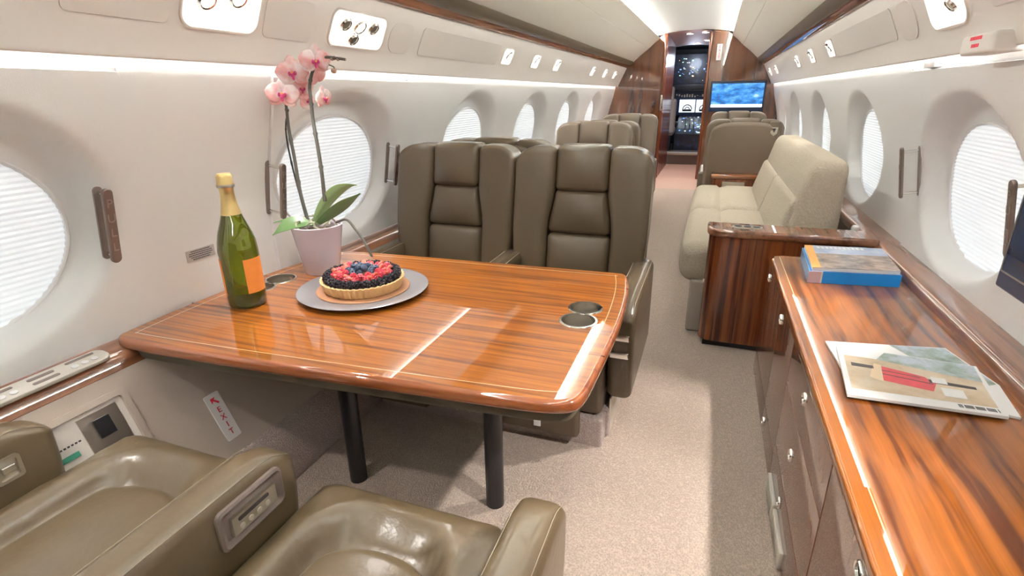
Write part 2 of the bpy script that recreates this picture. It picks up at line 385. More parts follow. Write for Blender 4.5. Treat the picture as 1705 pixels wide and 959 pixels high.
def make_wall(side, name):
    ys = [YB]
    extra = sorted([e for a, b in PLATES[side] for e in (a-0.0055, a-0.0035, a-0.0008, a, b, b+0.0008, b+0.0035, b+0.0055)])
    y = YB
    while y < YF: y += 0.018 if y < 4 else 0.03; ys.append(min(y, YF))
    ys = sorted(set(ys+extra)); zs = sorted(set([0.535+0.712*i/57 for i in range(58)] + [1.1825, 1.1845, 1.1895, 1.191]))
    b = MB(); b.recalc = False
    b.grid(lambda y, z: (side*(wx(z)+recess(side, y, z)), y, z), ys, zs, flip=(side > 0))
    return struct(b.build(name, 'lining', ang=50))
make_wall(-1, 'wall_left'); make_wall(1, 'wall_right')
def pane_pt(side, c, a, r, depth):
    y = c+WA*r*math.cos(a); z = ZS[side]+WB*r*math.sin(a); return Vector((side*(wx(z)+depth), y, z))
k = 0
for side, cs in ((-1, WL), (1, WR)):
    for c in cs:
        k += 1
        b = MB(); seg = 64
        prof = [(1.04, 0.072), (1.03, 0.058), (1.012, 0.055), (1.0, 0.058), (0.995, 0.072)]
        vs = [pane_pt(side, c, 2*PI*i/seg, r, d) for i in range(seg) for r, d in prof]; n = len(prof)
        b.add(vs, [(i*n+j, ((i+1) % seg)*n+j, ((i+1) % seg)*n+j+1, i*n+j+1) for i in range(seg) for j in range(n-1)])
        win = struct(b.build('window_%d' % k, 'white'))
        b = MB(); N = 66; vs = []; fs = []; m = 28
        for i in range(N+1):
            z = ZS[side]-WB+2*WB*i/N; hw = WA*math.sqrt(max(0, 1-((z-ZS[side])/WB)**2))*1.01
            for j in range(m+1): vs.append(Vector((side*(wx(z)+0.063+(0.0035 if i % 2 else 0)), c-hw+2*hw*j/m, z)))
        for i in range(N):
            for j in range(m): fs.append((i*(m+1)+j, i*(m+1)+j+1, (i+1)*(m+1)+j+1, (i+1)*(m+1)+j))
        b.add(vs, fs); b.build('pleated_shade', 'shade', win, smooth=False)
def extr(name, pts, mname, y0=YB, y1=YF, ny=2, ang=25, sides=(-1,), nm=None):
    out = []
    for sd in sides:
        b = MB(); ys = [y0+(y1-y0)*i/ny for i in range(ny+1)]
        vs = [Vector((sd*p[0], y, p[1])) for y in ys for p in pts]; n = len(pts)
        b.add(vs, [(i*n+j, i*n+j+1, (i+1)*n+j+1, (i+1)*n+j) for i in range(ny) for j in range(n-1)])
        out.append(struct(b.build(name if isinstance(name, str) else name[0 if sd < 0 else 1], mname, ang=ang)))
    return out
b = MB(); b.box((-1.12, YB-0.05, -0.05), (1.12, 6.9, 0)); struct(b.build('floor', 'carpet', smooth=False))
b = MB(); b.box((-1.12, 6.9, -0.05), (1.12, 9.45, 0)); struct(b.build('floor_entry', 'carpet_pink', smooth=False))
extr('wall_lower_left', [(1.005, 0.492), (0.985, 0.43), (0.95, 0.34), (0.905, 0.24), (0.862, 0.165), (0.855, 0.15)], 'lower', ang=60)
extr('wall_lower_right', [(1.05, 0.50), (1.045, 0.3), (1.045, 0.15)], 'lower', sides=(1,), ang=60)
extr('baseboard_left', [(0.868, 0.168), (0.84, 0.15), (0.81, 0.08), (0.782, 0.012), (0.782, 0.0)], 'carpet_wall', ang=60)
extr('baseboard_right', [(1.045, 0.15), (1.035, 0.0)], 'carpet_wall', sides=(1,), ang=60)
extr(('trim_1', 'trim_2'), [(1.094, 0.537), (1.085, 0.534), (1.045, 0.530), (1.028, 0.523), (1.012, 0.506), (1.002, 0.488), (1.006, 0.482), (1.03, 0.482)], 'wood_rail', sides=(-1, 1), ang=50)
# overhead service panel, light strip, wood trim with its lip, ceiling panels, cove, ceiling
extr(('trim_3', 'trim_4'), [(1.0, 1.262), (0.986, 1.250), (0.968, 1.243), (0.964, 1.222), (0.960, 1.213), (0.955, 1.212), (0.951, 1.216), (0.9525, 1.222), (0.90, 1.336), (0.845, 1.447), (0.85, 1.46)], 'psu', sides=(-1, 1), ang=60)
extr(('trim_5', 'trim_6'), [(0.9685, 1.240), (0.984, 1.240)], 'strip', sides=(-1, 1))
extr(('trim_7', 'trim_8'), [(0.86, 1.457), (0.846, 1.446), (0.838, 1.444), (0.828, 1.452), (0.812, 1.472), (0.812, 1.478)], 'wood_rail', sides=(-1, 1), ang=60)
extr(('trim_9', 'trim_10'), [(0.814, 1.474), (0.800, 1.472), (0.780, 1.486), (0.762, 1.506), (0.757, 1.517), (0.775, 1.530), (0.81, 1.53)], 'leather_d', sides=(-1, 1), ang=60)
extr(('trim_11', 'trim_12'), [(0.815, 1.475), (0.80, 1.505), (0.756, 1.524), (0.67, 1.602), (0.574, 1.676), (0.572, 1.684), (0.567, 1.685), (0.566, 1.682), (0.51, 1.736), (0.446, 1.786), (0.438, 1.791), (0.436, 1.796), (0.440, 1.799), (0.475, 1.801), (0.478, 1.835)], 'valance', sides=(-1, 1), ang=35)
extr(('trim_13', 'trim_14'), [(0.446, 1.803), (0.472, 1.803)], 'cove', sides=(-1, 1))
cp = [(-0.477+0.954*i/24, 1.829 + 0.046*(1-((i-12)/12)**2)) for i in range(25)]
b = MB(); vs = [Vector((p[0], y, p[1])) for y in (YB, 2.0, 5.0, YF) for p in cp]; n = len(cp)
b.add(vs, [(i*n+j, i*n+j+1, (i+1)*n+j+1, (i+1)*n+j) for i in range(3) for j in range(n-1)]); struct(b.build('ceiling', 'ceil', ang=50))
# closed rear of the cabin behind the camera
SEC = [(0.78, 0), (0.80, 0.08), (0.868, 0.168), (0.95, 0.34), (1.0, 0.49), (1.10, 0.53), (1.10, 0.75), (1.08, 0.90), (1.03, 1.08), (0.985, 1.24), (0.845, 1.455), (0.757, 1.52), (0.566, 1.69), (0.44, 1.80), (0.39, 1.835), (0.2, 1.868), (0.0, 1.88)]
b = MB(); poly = SEC + [(-x, z) for x, z in reversed(SEC[:-1])]
b.prism(poly, 0, 0.05, Matrix(((1,0,0,0),(0,0,1,YB-0.05),(0,1,0,0),(0,0,0,1)))); struct(b.build('wall_back', 'ceil', smooth=False))
# forward bulkhead: two glossy wood panels either side of the doorway
def bulk(xa, xb, name):
    pts = []
    s = -1 if xa < 0 else 1
    prof = [(s*x, z) for x, z in SEC]
    inner = xb if s < 0 else xa
    keep = [p for p in prof if (p[0] <= inner if s < 0 else p[0] >= inner)]
    def ztop(x): return lerp(sorted([(abs(p[0]), p[1]) for p in SEC if p[1] > 1.3]), abs(x))
    poly = keep + [(inner, ztop(inner)), (inner, 0)]
    b = MB(); b.prism(poly, 0, 0.05, Matrix(((1,0,0,0),(0,0,1,YF),(0,1,0,0),(0,0,0,1))))
    return struct(b.build(name, 'wood_b', smooth=False))
bulk(-1.1, -0.375, 'wall_front_left'); bulk(0.195, 1.1, 'wall_front_right')
for nm, x0, x1 in (('trim_15', -0.39, -0.338), ('trim_16', 0.17, 0.205)):
    b = MB(); b.rbox((x0, YF-0.02, 0), (x1, YF+0.07, 1.845), 0.012, 2); struct(b.build(nm, 'wood_z'))
b = MB(); b.box((-1.15, YB-0.05, 1.9), (1.15, 12.2, 1.95)); struct(b.build('ceiling_outer', 'dark', smooth=False))
# entry passage and cockpit walls
for nm, x, m in (('wall_entry_left', -0.345, 'door_wood'), ('wall_entry_right', 0.24, 'wood_zd')):
    b = MB(); b.box((x-0.03, YF+0.05, 0), (x, 9.4, 1.88)) if x < 0 else b.box((x, YF+0.05, 0), (x+0.03, 9.4, 1.88)); struct(b.build(nm, m, smooth=False))
b = MB(); pts = [(-0.45+0.75*i/12, 1.835+0.04*(1-((i-6)/6)**2)) for i in range(13)]
vs = [Vector((p[0], y, p[1]-0.05*(y > 9))) for y in (YF-0.02, 9.5) for p in pts]; b.add(vs, [(j, j+1, 14+j, 13+j) for j in range(12)]); struct(b.build('ceiling_entry', 'mauve'))
b = MB(); b.box((-0.95, 11.6, -0.05), (0.95, 11.65, 1.9)); struct(b.build('wall_cockpit', 'dark', smooth=False))
for x in (-0.95, 0.95):
    b = MB(); b.box((x-0.02, 9.4, -0.05), (x+0.02, 11.65, 1.9)); struct(b.build('wall_cockpit_side', 'dark', smooth=False))
b = MB(); b.box((-0.95, 9.45, -0.05), (0.95, 11.65, 0.17)); struct(b.build('floor_cockpit', 'bezel', smooth=False))
b = MB(); b.box((-0.40, 9.40, 0.155), (0.24, 9.62, 0.185)); struct(b.build('trim_17', 'satin', smooth=False))
# ------------------------------------------------------------------ overhead panel fittings
PN = math.hypot(0.97-0.845, 1.447-1.213)
def psu_frame(side, y, v):
    t = v/PN; o = Vector((side*(0.970-0.125*t), y, 1.213+0.234*t))
    # panel surface runs a touch inside this line
    vv = Vector((-side*0.125, 0, 0.234)).normalized(); uu = Vector((0, 1, 0)); n = uu.cross(vv)*(1 if side < 0 else -1)
    o = Vector((side*(0.9525-0.1075*((o.z-1.222)/0.225)), y, o.z)) if o.z > 1.222 else o
    vv = Vector((-side*0.1075, 0, 0.225)).normalized(); n = Vector((-side*0.225, 0, -0.1075)).normalized()
    return frame(o, uu, vv, n)
def light_fixture(side, y0, y1, v0, v1, label, bulbs, aim, power, group=None, size=1.3, cat='ceiling light', name='reading_light'):
    c = psu_frame(side, (y0+y1)/2, (v0+v1)/2); hw, hh = (y1-y0)/2, (v1-v0)/2
    root = thing(name, label, cat, c.to_translation(), 0, group)
    F = Matrix.Translation(-c.to_translation()) @ c
    r = min(hw, hh)*0.55
    out = rrect(hw, hh, r, 8); mid = rrect(hw-0.006, hh-0.006, r-0.004, 8); inn = rrect(hw*0.80, hh*0.74, r*0.7, 8); n = len(out)
    b = MB(); vs = [F @ Vector((p[0], p[1], 0.0)) for p in out]+[F @ Vector((p[0]*0.99, p[1]*0.99, 0.005)) for p in out]+[F @ Vector((p[0], p[1], 0.005)) for p in mid]
    b.add(vs, [(k*n+i, k*n+(i+1) % n, (k+1)*n+(i+1) % n, (k+1)*n+i) for k in range(2) for i in range(n)]); b.build('bezel', 'psu', root)
    b = MB(); vs = [F @ Vector((p[0], p[1], 0.005)) for p in mid]+[F @ Vector((p[0], p[1], 0.0018)) for p in inn]
    b.add(vs, [(i, (i+1) % n, n+(i+1) % n, n+i) for i in range(n)]+[tuple(range(n, 2*n))]); b.build('reflector', 'reflector', root)
    for (bu, bv, br, lit) in bulbs:
        T = F @ Matrix.Translation((bu*hw, bv*hh, 0.003)) @ Matrix.Rotation(0.35, 4, 'X')
        b = MB(); b.lathe([(br*1.15, 0), (br*1.2, 0.006), (br*1.0, 0.012), (br*0.8, 0.010)], (0,0,0), 20, T); b.build('lamp_ring', 'chrome', root)
        b = MB(); b.lathe([(0.0001, 0.009), (br*0.8, 0.009)], (0,0,0), 20, T); b.build('lamp_lens', 'bulb' if lit else 'nickel', root)
    p = c @ Vector((0, 0, 0.035))
    if power: spot('reading_lamp_light', p, aim, power, size).rotation_mode = 'XYZ'
    return root
BG = [(-0.55, 0.28, 0.021, 0), (-0.05, 0.25, 0.024, 1), (0.45, 0.30, 0.021, 0), (-0.18, -0.45, 0.02, 0)]
light_fixture(-1, 1.06, 1.31, 0.085, 0.222, 'large bright recessed light above the bottle, left side', [(-0.45, 0.1, 0.022, 1), (0.3, 0.35, 0.022, 1), (0.2, 0.9, 0.02, 0)][:2], (-0.6, 1.35, 0.5), SPOT_W*1.6, size=1.5)
light_fixture(-1, 1.61, 1.935, 0.083, 0.210, 'recessed light with four swivel spots above the orchid', BG, (-0.45, 1.5, 0.5), SPOT_W*1.3)
light_fixture(1, 1.82, 2.09, 0.080, 0.235, 'large bright recessed light, right side near the red print', [(-0.2, 0.35, 0.024, 1), (-0.45, -0.2, 0.018, 0)], (0.16, 1.45, 0), SPOT_W*5, size=0.95)
light_fixture(1, 0.62, 0.90, 0.080, 0.235, 'added recessed light, out of view, above the near end of the counter', [(-0.2, 0.35, 0.024, 1)], (0.16, 0.95, 0), SPOT_W*5, size=0.95)  # unseen fixture, added so it lights the aisle floor
light_fixture(-1, 0.10, 0.38, 0.080, 0.235, 'added recessed light, out of view, above the near seat by the wall', [(-0.2, 0.35, 0.024, 1)], (-0.45, 0.45, 0.4), SPOT_W*1.4, size=1.4)  # unseen fixture, added for light on the near seats
LL = ['single small spot light nearest, left side over the aisle seats', 'second small spot light from the orchid, left side', 'third small spot light from the orchid, left side', 'fourth small spot light from the orchid, left side', 'fifth small spot light from the orchid, left side', 'small spot light nearest the bulkhead, left side']
for lab, y in zip(LL, (3.29, 3.86, 4.42, 5.79, 6.46, 7.1)):
    light_fixture(-1, y-0.085, y+0.085, 0.095, 0.195, lab, [(0.1, 0.2, 0.024, 1)], (-0.3, y, 0), 3.0, 'small spot lights, left side', 1.3, name='spot_light')
LL = ['small spot light nearest the round cover, right side', 'second small spot light from the round cover, right side', 'third small spot light from the round cover, right side', 'fourth small spot light from the round cover, right side', 'small spot light nearest the screen, right side']
for lab, y in zip(LL, (3.62, 4.27, 4.96, 6.6, 7.3)):
    light_fixture(1, y-0.095, y+0.095, 0.095, 0.195, lab, [(0.1, 0.2, 0.024, 1)], (0.3, y, 0), 3.0, 'small spot lights, right side', 1.3, name='spot_light')
def cover(side, y0, y1, v0, v1, r, label):
    F = psu_frame(side, (y0+y1)/2, (v0+v1)/2); b = MB(); b.prism(rrect((y1-y0)/2, (v1-v0)/2, r, 8), -0.001, 0.0016, F, 0.0008)
    tag(b.build('access_cover', 'psu'), label, 'panel')
cover(-1, 1.975, 2.15, 0.085, 0.205, 0.055, 'oval flush cover right of the four-spot light')
cover(1, 2.21, 2.39, 0.076, 0.205, 0.055, 'oval flush cover beside the large light, right side')
cover(-1, 0.80, 1.035, 0.090, 0.22, 0.015, 'rectangular flush cover at upper left before the first light')
cover(-1, 1.33, 1.53, 0.085, 0.205, 0.02, 'rectangular flush cover between the two left recessed lights')
cover(-1, 2.22, 3.15, 0.088, 0.205, 0.02, 'long rectangular flush cover on the left above the aisle seats')
cover(1, 2.44, 3.48, 0.088, 0.205, 0.02, 'long rectangular flush cover on the right above the sofa')
cover(1, 1.05, 1.70, 0.10, 0.22, 0.02, 'rectangular flush cover on the right above the large oval window')
# hinged sign box with red print below the right panel
root = thing('sign_box', 'small protruding box with red print under the right overhead panel', 'sign', (0.955, 1.76, 1.235))
b = MB(); b.rbox((-0.045, -0.13, -0.035), (0.02, 0.06, 0.012), 0.008, 3); b.build('case', 'psu', root)
b = MB(); b.box((-0.03, 0.055, -0.03), (0.02, 0.064, 0.014)); b.build('dark_edge', 'dark', root)
b = MB(); random.seed(9)
for i, (u0, u1) in enumerate(((-0.035, 0.030), (-0.020, 0.022))):
    u = u0
    while u < u1: l = random.uniform(0.004, 0.010); b.box((-0.0460, -0.03-min(u+l, u1), -0.002-0.017*i), (-0.0448, -0.03-u, 0.006-0.017*i)); u += l+0.002
b.build('red_print', 'red', root, smooth=False)
# ------------------------------------------------------------------ hatch handles on the side walls
def letters(word, F, size, step, root, m):
    for i, ch in enumerate(word): text_mesh(ch, size, F @ Matrix.Translation((0, -i*step, 0)) @ Matrix.Rotation(0, 4, 'Z'), m, 'letter_relief', root, 0.0008)
def wall_handle(side, y, label, off=0.05, word=True):
    zt, zb = 0.925, 0.745; zc = 0.835; x = side*(wx(zc)-0.003)
    if side*0 == 0:
        for a, c in PLATES[side]:
            if a <= y <= c: x = side*(wx(zc)-0.010)
    vt = Vector((side*(wx(zt)-wx(zb)), 0, zt-zb)).normalized(); n = Vector((-side, 0, 0)); n = (n-vt*n.dot(vt)).normalized(); u = vt.cross(n)
    root = thing('pull_handle', label, 'handle', (x, y, zc)); F = frame(Vector((0,0,0)), u, vt, n)
    b = MB(); b.prism(rrect(0.0115, 0.093, 0.011, 6), -0.002, 0.003, F, 0.001); b.build('slot_plate', 'bezel', root)
    for v in (0.078, -0.078):
        b = MB(); b.tube([F @ Vector((0, v, 0.0)), F @ Vector((0, v, off*0.5)), F @ Vector((0, v, off))], 0.0045, 10); b.build('arm', 'chrome', root)
    b = MB(); b.prism(rrect(0.0125, 0.095, 0.012, 6), off-0.004, off+0.006, F, 0.003); b.build('grip', 'grip', root)
    if word: letters('PULL', F @ Matrix.Translation((0, 0.058, off+0.0065)), 0.030, 0.037, root, 'relief')
    return root
wall_handle(-1, 0.86, 'brown PULL handle on the left hatch nearest the camera', 0.03)
wall_handle(-1, 1.415, 'pulled-out PULL handle behind the orchid stems', 0.062)
wall_handle(-1, 2.14, 'slim PULL handle on the left wall beside the seat back', 0.05)
wall_handle(1, 2.40, 'slim PULL handle on the right wall between two oval windows', 0.055)
wall_handle(1, 1.575, 'PULL handle on the right wall half hidden by the dark monitor', 0.05)
def wallplate(name, side, y, z, w_, h_, label, lines, cat='label'):
    x = wx(z); vt = Vector((side*(wx(z+0.02)-wx(z-0.02)), 0, 0.04)).normalized(); n = Vector((-side,0,0)); n = (n-vt*n.dot(vt)).normalized(); u = vt.cross(n)
    root = thing(name, label, cat, (side*(x-0.001), y, z)); F = frame(Vector((0,0,0)), u, vt, n)
    b = MB(); b.prism(rrect(w_/2, h_/2, 0.002, 3), 0, 0.0015, F); b.build('plate', 'greyfoil', root, smooth=False)
    b = MB(); random.seed(3)
    for r in range(lines):
        v = h_/2-h_*(r+0.8)/(lines+0.6); L = w_*(0.44-0.06*abs(r-1.6)); u0 = -L
        while u0 < L:
            l = random.uniform(0.002, 0.006); b.box((u0, v-0.0014, 0.0015), (min(L, u0+l), v+0.0014, 0.0019), F); u0 += l+0.0012
    b.build('printed_lines', 'ink', root, smooth=False)
wallplate('placard', -1, 1.125, 0.683, 0.098, 0.034, 'small grey placard with five printed lines on left wall by the bottle', 5)
# tiny white tag near the top of the right hatch
b = MB(); b.rbox((0.975, 2.20, 1.188), (0.990, 2.30, 1.207), 0.003, 2); tag(b.build('hatch_tag', 'white'), 'small white tag above the right hatch top edge', 'label')
# control strip on the left ledge
root = thing('ledge_control_panel', 'long white control strip with buttons on the left wooden ledge', 'control panel', (-1.030, 0.635, 0.533))
vt = Vector((-0.050, 0, 0.010)).normalized(); n = Vector((0.010, 0, 0.050)).normalized(); u = Vector((0, 1, 0)); F = frame(Vector((0,0,0)), u, vt, n)
b = MB(); b.prism(rrect(0.128, 0.026, 0.022, 8), -0.006, 0.004, F, 0.002); b.build('plate', 'satin', root)
for (uu, vv, ww, hh) in ((-0.085, 0.013, 0.022, 0.004), (0.075, 0.014, 0.032, 0.004), (-0.01, 0.010, 0.027, 0.0045), (-0.01, -0.010, 0.027, 0.0045)):
    b = MB(); b.prism(rrect(ww, hh, hh*0.9, 4, uu, vv), 0.004, 0.005, F); b.build('display_slot', 'bezel', root)
for uu in (-0.095, -0.072, 0.05, 0.072, 0.094):
    b = MB(); b.prism(rrect(0.0075, 0.0075, 0.007, 5, uu, -0.009), 0.004, 0.0065, F, 0.001); b.build('button', 'white', root)
# exit sign on the left lower wall, arrow above upright letters
def lowx(z): return lerp([(0.15, 0.855), (0.165, 0.862), (0.24, 0.905), (0.34, 0.95), (0.43, 0.985), (0.492, 1.005)], z)
def low_frame(y, z):
    vt = Vector((-(lowx(z+0.03)-lowx(z-0.03)), 0, 0.06)).normalized(); n = Vector((1,0,0)); n = (n-vt*n.dot(vt)).normalized(); return Vector((-lowx(z), y, z)), frame(Vector((0,0,0)), Vector((0,1,0)), vt, n)
o_, F = low_frame(0.94, 0.262)
root = thing('exit_sign', 'white plate with red arrow and EXIT on left wall below table', 'sign', o_)
b = MB(); b.prism(rrect(0.024, 0.073, 0.005, 4), 0, 0.004, F, 0.001); b.build('plate', 'white', root)
b = MB()
b.add([F @ Vector(p) for p in ((-0.010, 0.060, 0.0045), (0.006, 0.060, 0.0045), (-0.010, 0.044, 0.0045))], [(0, 1, 2)])
b.add([F @ Vector(p) for p in ((-0.006, 0.053, 0.0046), (-0.002, 0.057, 0.0046), (0.012, 0.042, 0.0046), (0.008, 0.038, 0.0046))], [(0, 1, 2, 3)]); b.build('arrow', 'red', root, smooth=False)
for i, ch in enumerate('EXIT'): text_mesh(ch, 0.024, F @ Matrix.Translation((0, 0.021-0.024*i, 0.0045)), 'red', 'red_letter', root)
b = MB(); o_, F = low_frame(1.30, 0.43); b.prism(rrect(0.028, 0.02, 0.004, 4), 0, 0.006, Matrix.Translation(o_) @ F, 0.001); tag(b.build('wall_switch', 'white'), 'tiny white plate on left wall just under the table', 'switch')
# outlet recess on the lower wall
o_, F = low_frame(0.625, 0.378)
root = thing('outlet_panel', 'recessed outlet panel on the left lower wall beside the seat', 'outlet', o_)
b = MB()
oo = rrect(0.128, 0.078, 0.012, 5); i2 = rrect(0.112, 0.063, 0.008, 5); n_ = len(oo)
for rg in ([(oo, 0.0), (oo, 0.010), (i2, 0.012), (i2, 0.002)],):
    vs = [F @ Vector((p[0], p[1], h)) for q, h in rg for p in q]; b.add(vs, [(k*n_+i, k*n_+(i+1) % n_, (k+1)*n_+(i+1) % n_, (k+1)*n_+i) for k in range(3) for i in range(n_)])
b.build('frame', 'lower', root)
b = MB(); b.box((-0.112, -0.063, 0.0), (0.112, 0.063, 0.0025), F); b.build('back_plate', 'psu', root)
b = MB(); b.box((0.005, -0.058, 0.002), (0.095, 0.052, 0.006), F); b.build('socket_plate', 'nickel', root)
b = MB(); b.box((0.032, -0.012, 0.006), (0.068, 0.034, 0.010), F); b.build('socket', 'black', root)
b = MB(); b.box((-0.06, -0.022, 0.002), (-0.018, -0.010, 0.006), F); b.build('green_jack', mat('green_plastic', (0.05, 0.30, 0.20), 0.4), root)
b = MB()
for i in range(9): b.box((-0.072+0.008*i, 0.006, 0.0025), (-0.067+0.008*i, 0.010, 0.0032), F)
b.build('printed_lines', 'ink', root, smooth=False)
# ------------------------------------------------------------------ dining table
TZ = 0.55
def smooth_poly(p, it=3):
    for _ in range(it):
        q = []
        for i in range(len(p)):
            a = Vector(p[i]); c = Vector(p[(i+1) % len(p)]); q += [tuple(a*0.75+c*0.25), tuple(a*0.25+c*0.75)]
        p = q
    return p
tp = [(-1.075, 0.845), (-1.066, 0.815), (-1.03, 0.803), (-0.6, 0.822), (-0.1, 0.855), (0.07, 0.868), (0.128, 0.890), (0.142, 0.935), (0.146, 1.08), (0.151, 1.25), (0.147, 1.42), (0.134, 1.58), (0.112, 1.70), (0.10, 1.726), (0.07, 1.728), (-0.4, 1.71), (-0.93, 1.69), (-1.01, 1.66), (-1.06, 1.50), (-1.085, 1.30), (-1.085, 1.0)]
tp = smooth_poly(tp, 3)
def resample(p, step):
    P = [Vector(q) for q in p]; L = [0]; n = len(P)
    for i in range(n): L.append(L[-1]+(P[(i+1) % n]-P[i]).length)
    m = int(L[-1]/step); out = []; k = 0
    for j in range(m):
        t = L[-1]*j/m
        while L[k+1] < t: k += 1
        f = (t-L[k])/(L[k+1]-L[k]); q = P[k]*(1-f)+P[(k+1) % n]*f; out.append((q.x, q.y))
    return out
tp = resample(tp, 0.012)
table = thing('dining_table', 'glossy wooden dining table on two black legs, carrying the tart', 'table', (0, 0, 0))
CUPS = [(0.041, 1.285, 0.047), (0.040, 1.378, 0.044), (-0.985, 1.315, 0.046), (-0.985, 1.225, 0.042)]
b = MB(); b.prism(tp, TZ-0.032, TZ, None, 0.011); top = b.build('tabletop', 'wood_x', table, ang=60)
b = MB()
for x, y, r in CUPS: b.lathe([(0.0, -0.05), (r, -0.05), (r, 0.02), (0.0, 0.02)], (x, y, TZ), 40)
cut = b.build('cutter', 'dark')
md = top.modifiers.new('b', 'BOOLEAN'); md.object = cut; md.operation = 'DIFFERENCE'; md.solver = 'EXACT'
dg = bpy.context.evaluated_depsgraph_get(); me = bpy.data.meshes.new_from_object(top.evaluated_get(dg)); top.modifiers.clear(); top.data = me; bpy.data.objects.remove(cut)
me.polygons.foreach_set('use_smooth', [True]*len(me.polygons)); me.set_sharp_from_angle(angle=math.radians(35))
me.materials.append(M['wood_edge'])
for p in me.polygons:
    if abs(p.normal.z) > 0.999: p.use_smooth = False
for p in me.polygons:
    if p.normal.z < 0.97: p.material_index = len(me.materials)-1
def inset_poly(poly, d):
    out = []; n = len(poly)
    for i in range(n):
        a = Vector(poly[i-1]); c = Vector(poly[(i+1) % n]); t = (c-a).normalized(); out.append((poly[i][0]-t.y*d, poly[i][1]+t.x*d))
    return out
b = MB(); b.prism(inset_poly(tp, 0.02), TZ-0.060, TZ-0.0322, None, 0.004); b.build('underframe', 'under', table)
def flat_strip(pts, wd, z0, z1, closed=False):
    b = MB(); n = len(pts); vs = []
    for i in range(n):
        a = Vector(pts[i-1 if (closed or i) else 0]); c = Vector(pts[(i+1) % n if (closed or i < n-1) else n-1]); t = (c-a).normalized(); nn = Vector((-t.y, t.x))*wd/2; p = Vector(pts[i])
        for q in (p+nn, p-nn):
            for z in (z0, z1): vs.append((q.x, q.y, z))
    fs = []
    for i in range(n if closed else n-1):
        a = i*4; c = ((i+1) % n)*4; fs += [(a+1, c+1, c+3, a+3), (a, c, c+1, a+1), (a+2, a+3, c+3, c+2)]
    return b.add(vs, fs)
flat_strip(inset_poly(tp, 0.040), 0.0022, TZ-0.003, TZ+0.0002, True).build('inlay_line', 'inlay', table, smooth=False)
for a, c in (((-1.082, 1.055), (0.146, 1.103)), ((-1.02, 1.505), (0.133, 1.575))):
    flat_strip([a, c], 0.002, TZ-0.003, TZ+0.00025).build('leaf_seam', 'seam', table, smooth=False)
for x, y, r in CUPS:
    b = MB(); b.lathe([(r+0.005, 0), (r+0.004, 0.0018), (r-0.0015, 0.0018), (r-0.002, -0.052), (r-0.006, -0.055), (0.0001, -0.055)], (x, y, TZ), 48); b.build('cup_holder', 'chrome', table)
for x, y in ((-0.600, 1.105), (-0.157, 1.145)):
    b = MB(); b.lathe([(0.0001, 0.0), (0.026, 0.0), (0.0265, 0.34), (0.034, 0.343), (0.034, TZ-0.06), (0.0001, TZ-0.06)], (x, y, 0.0), 32); b.build('leg', 'black', table)
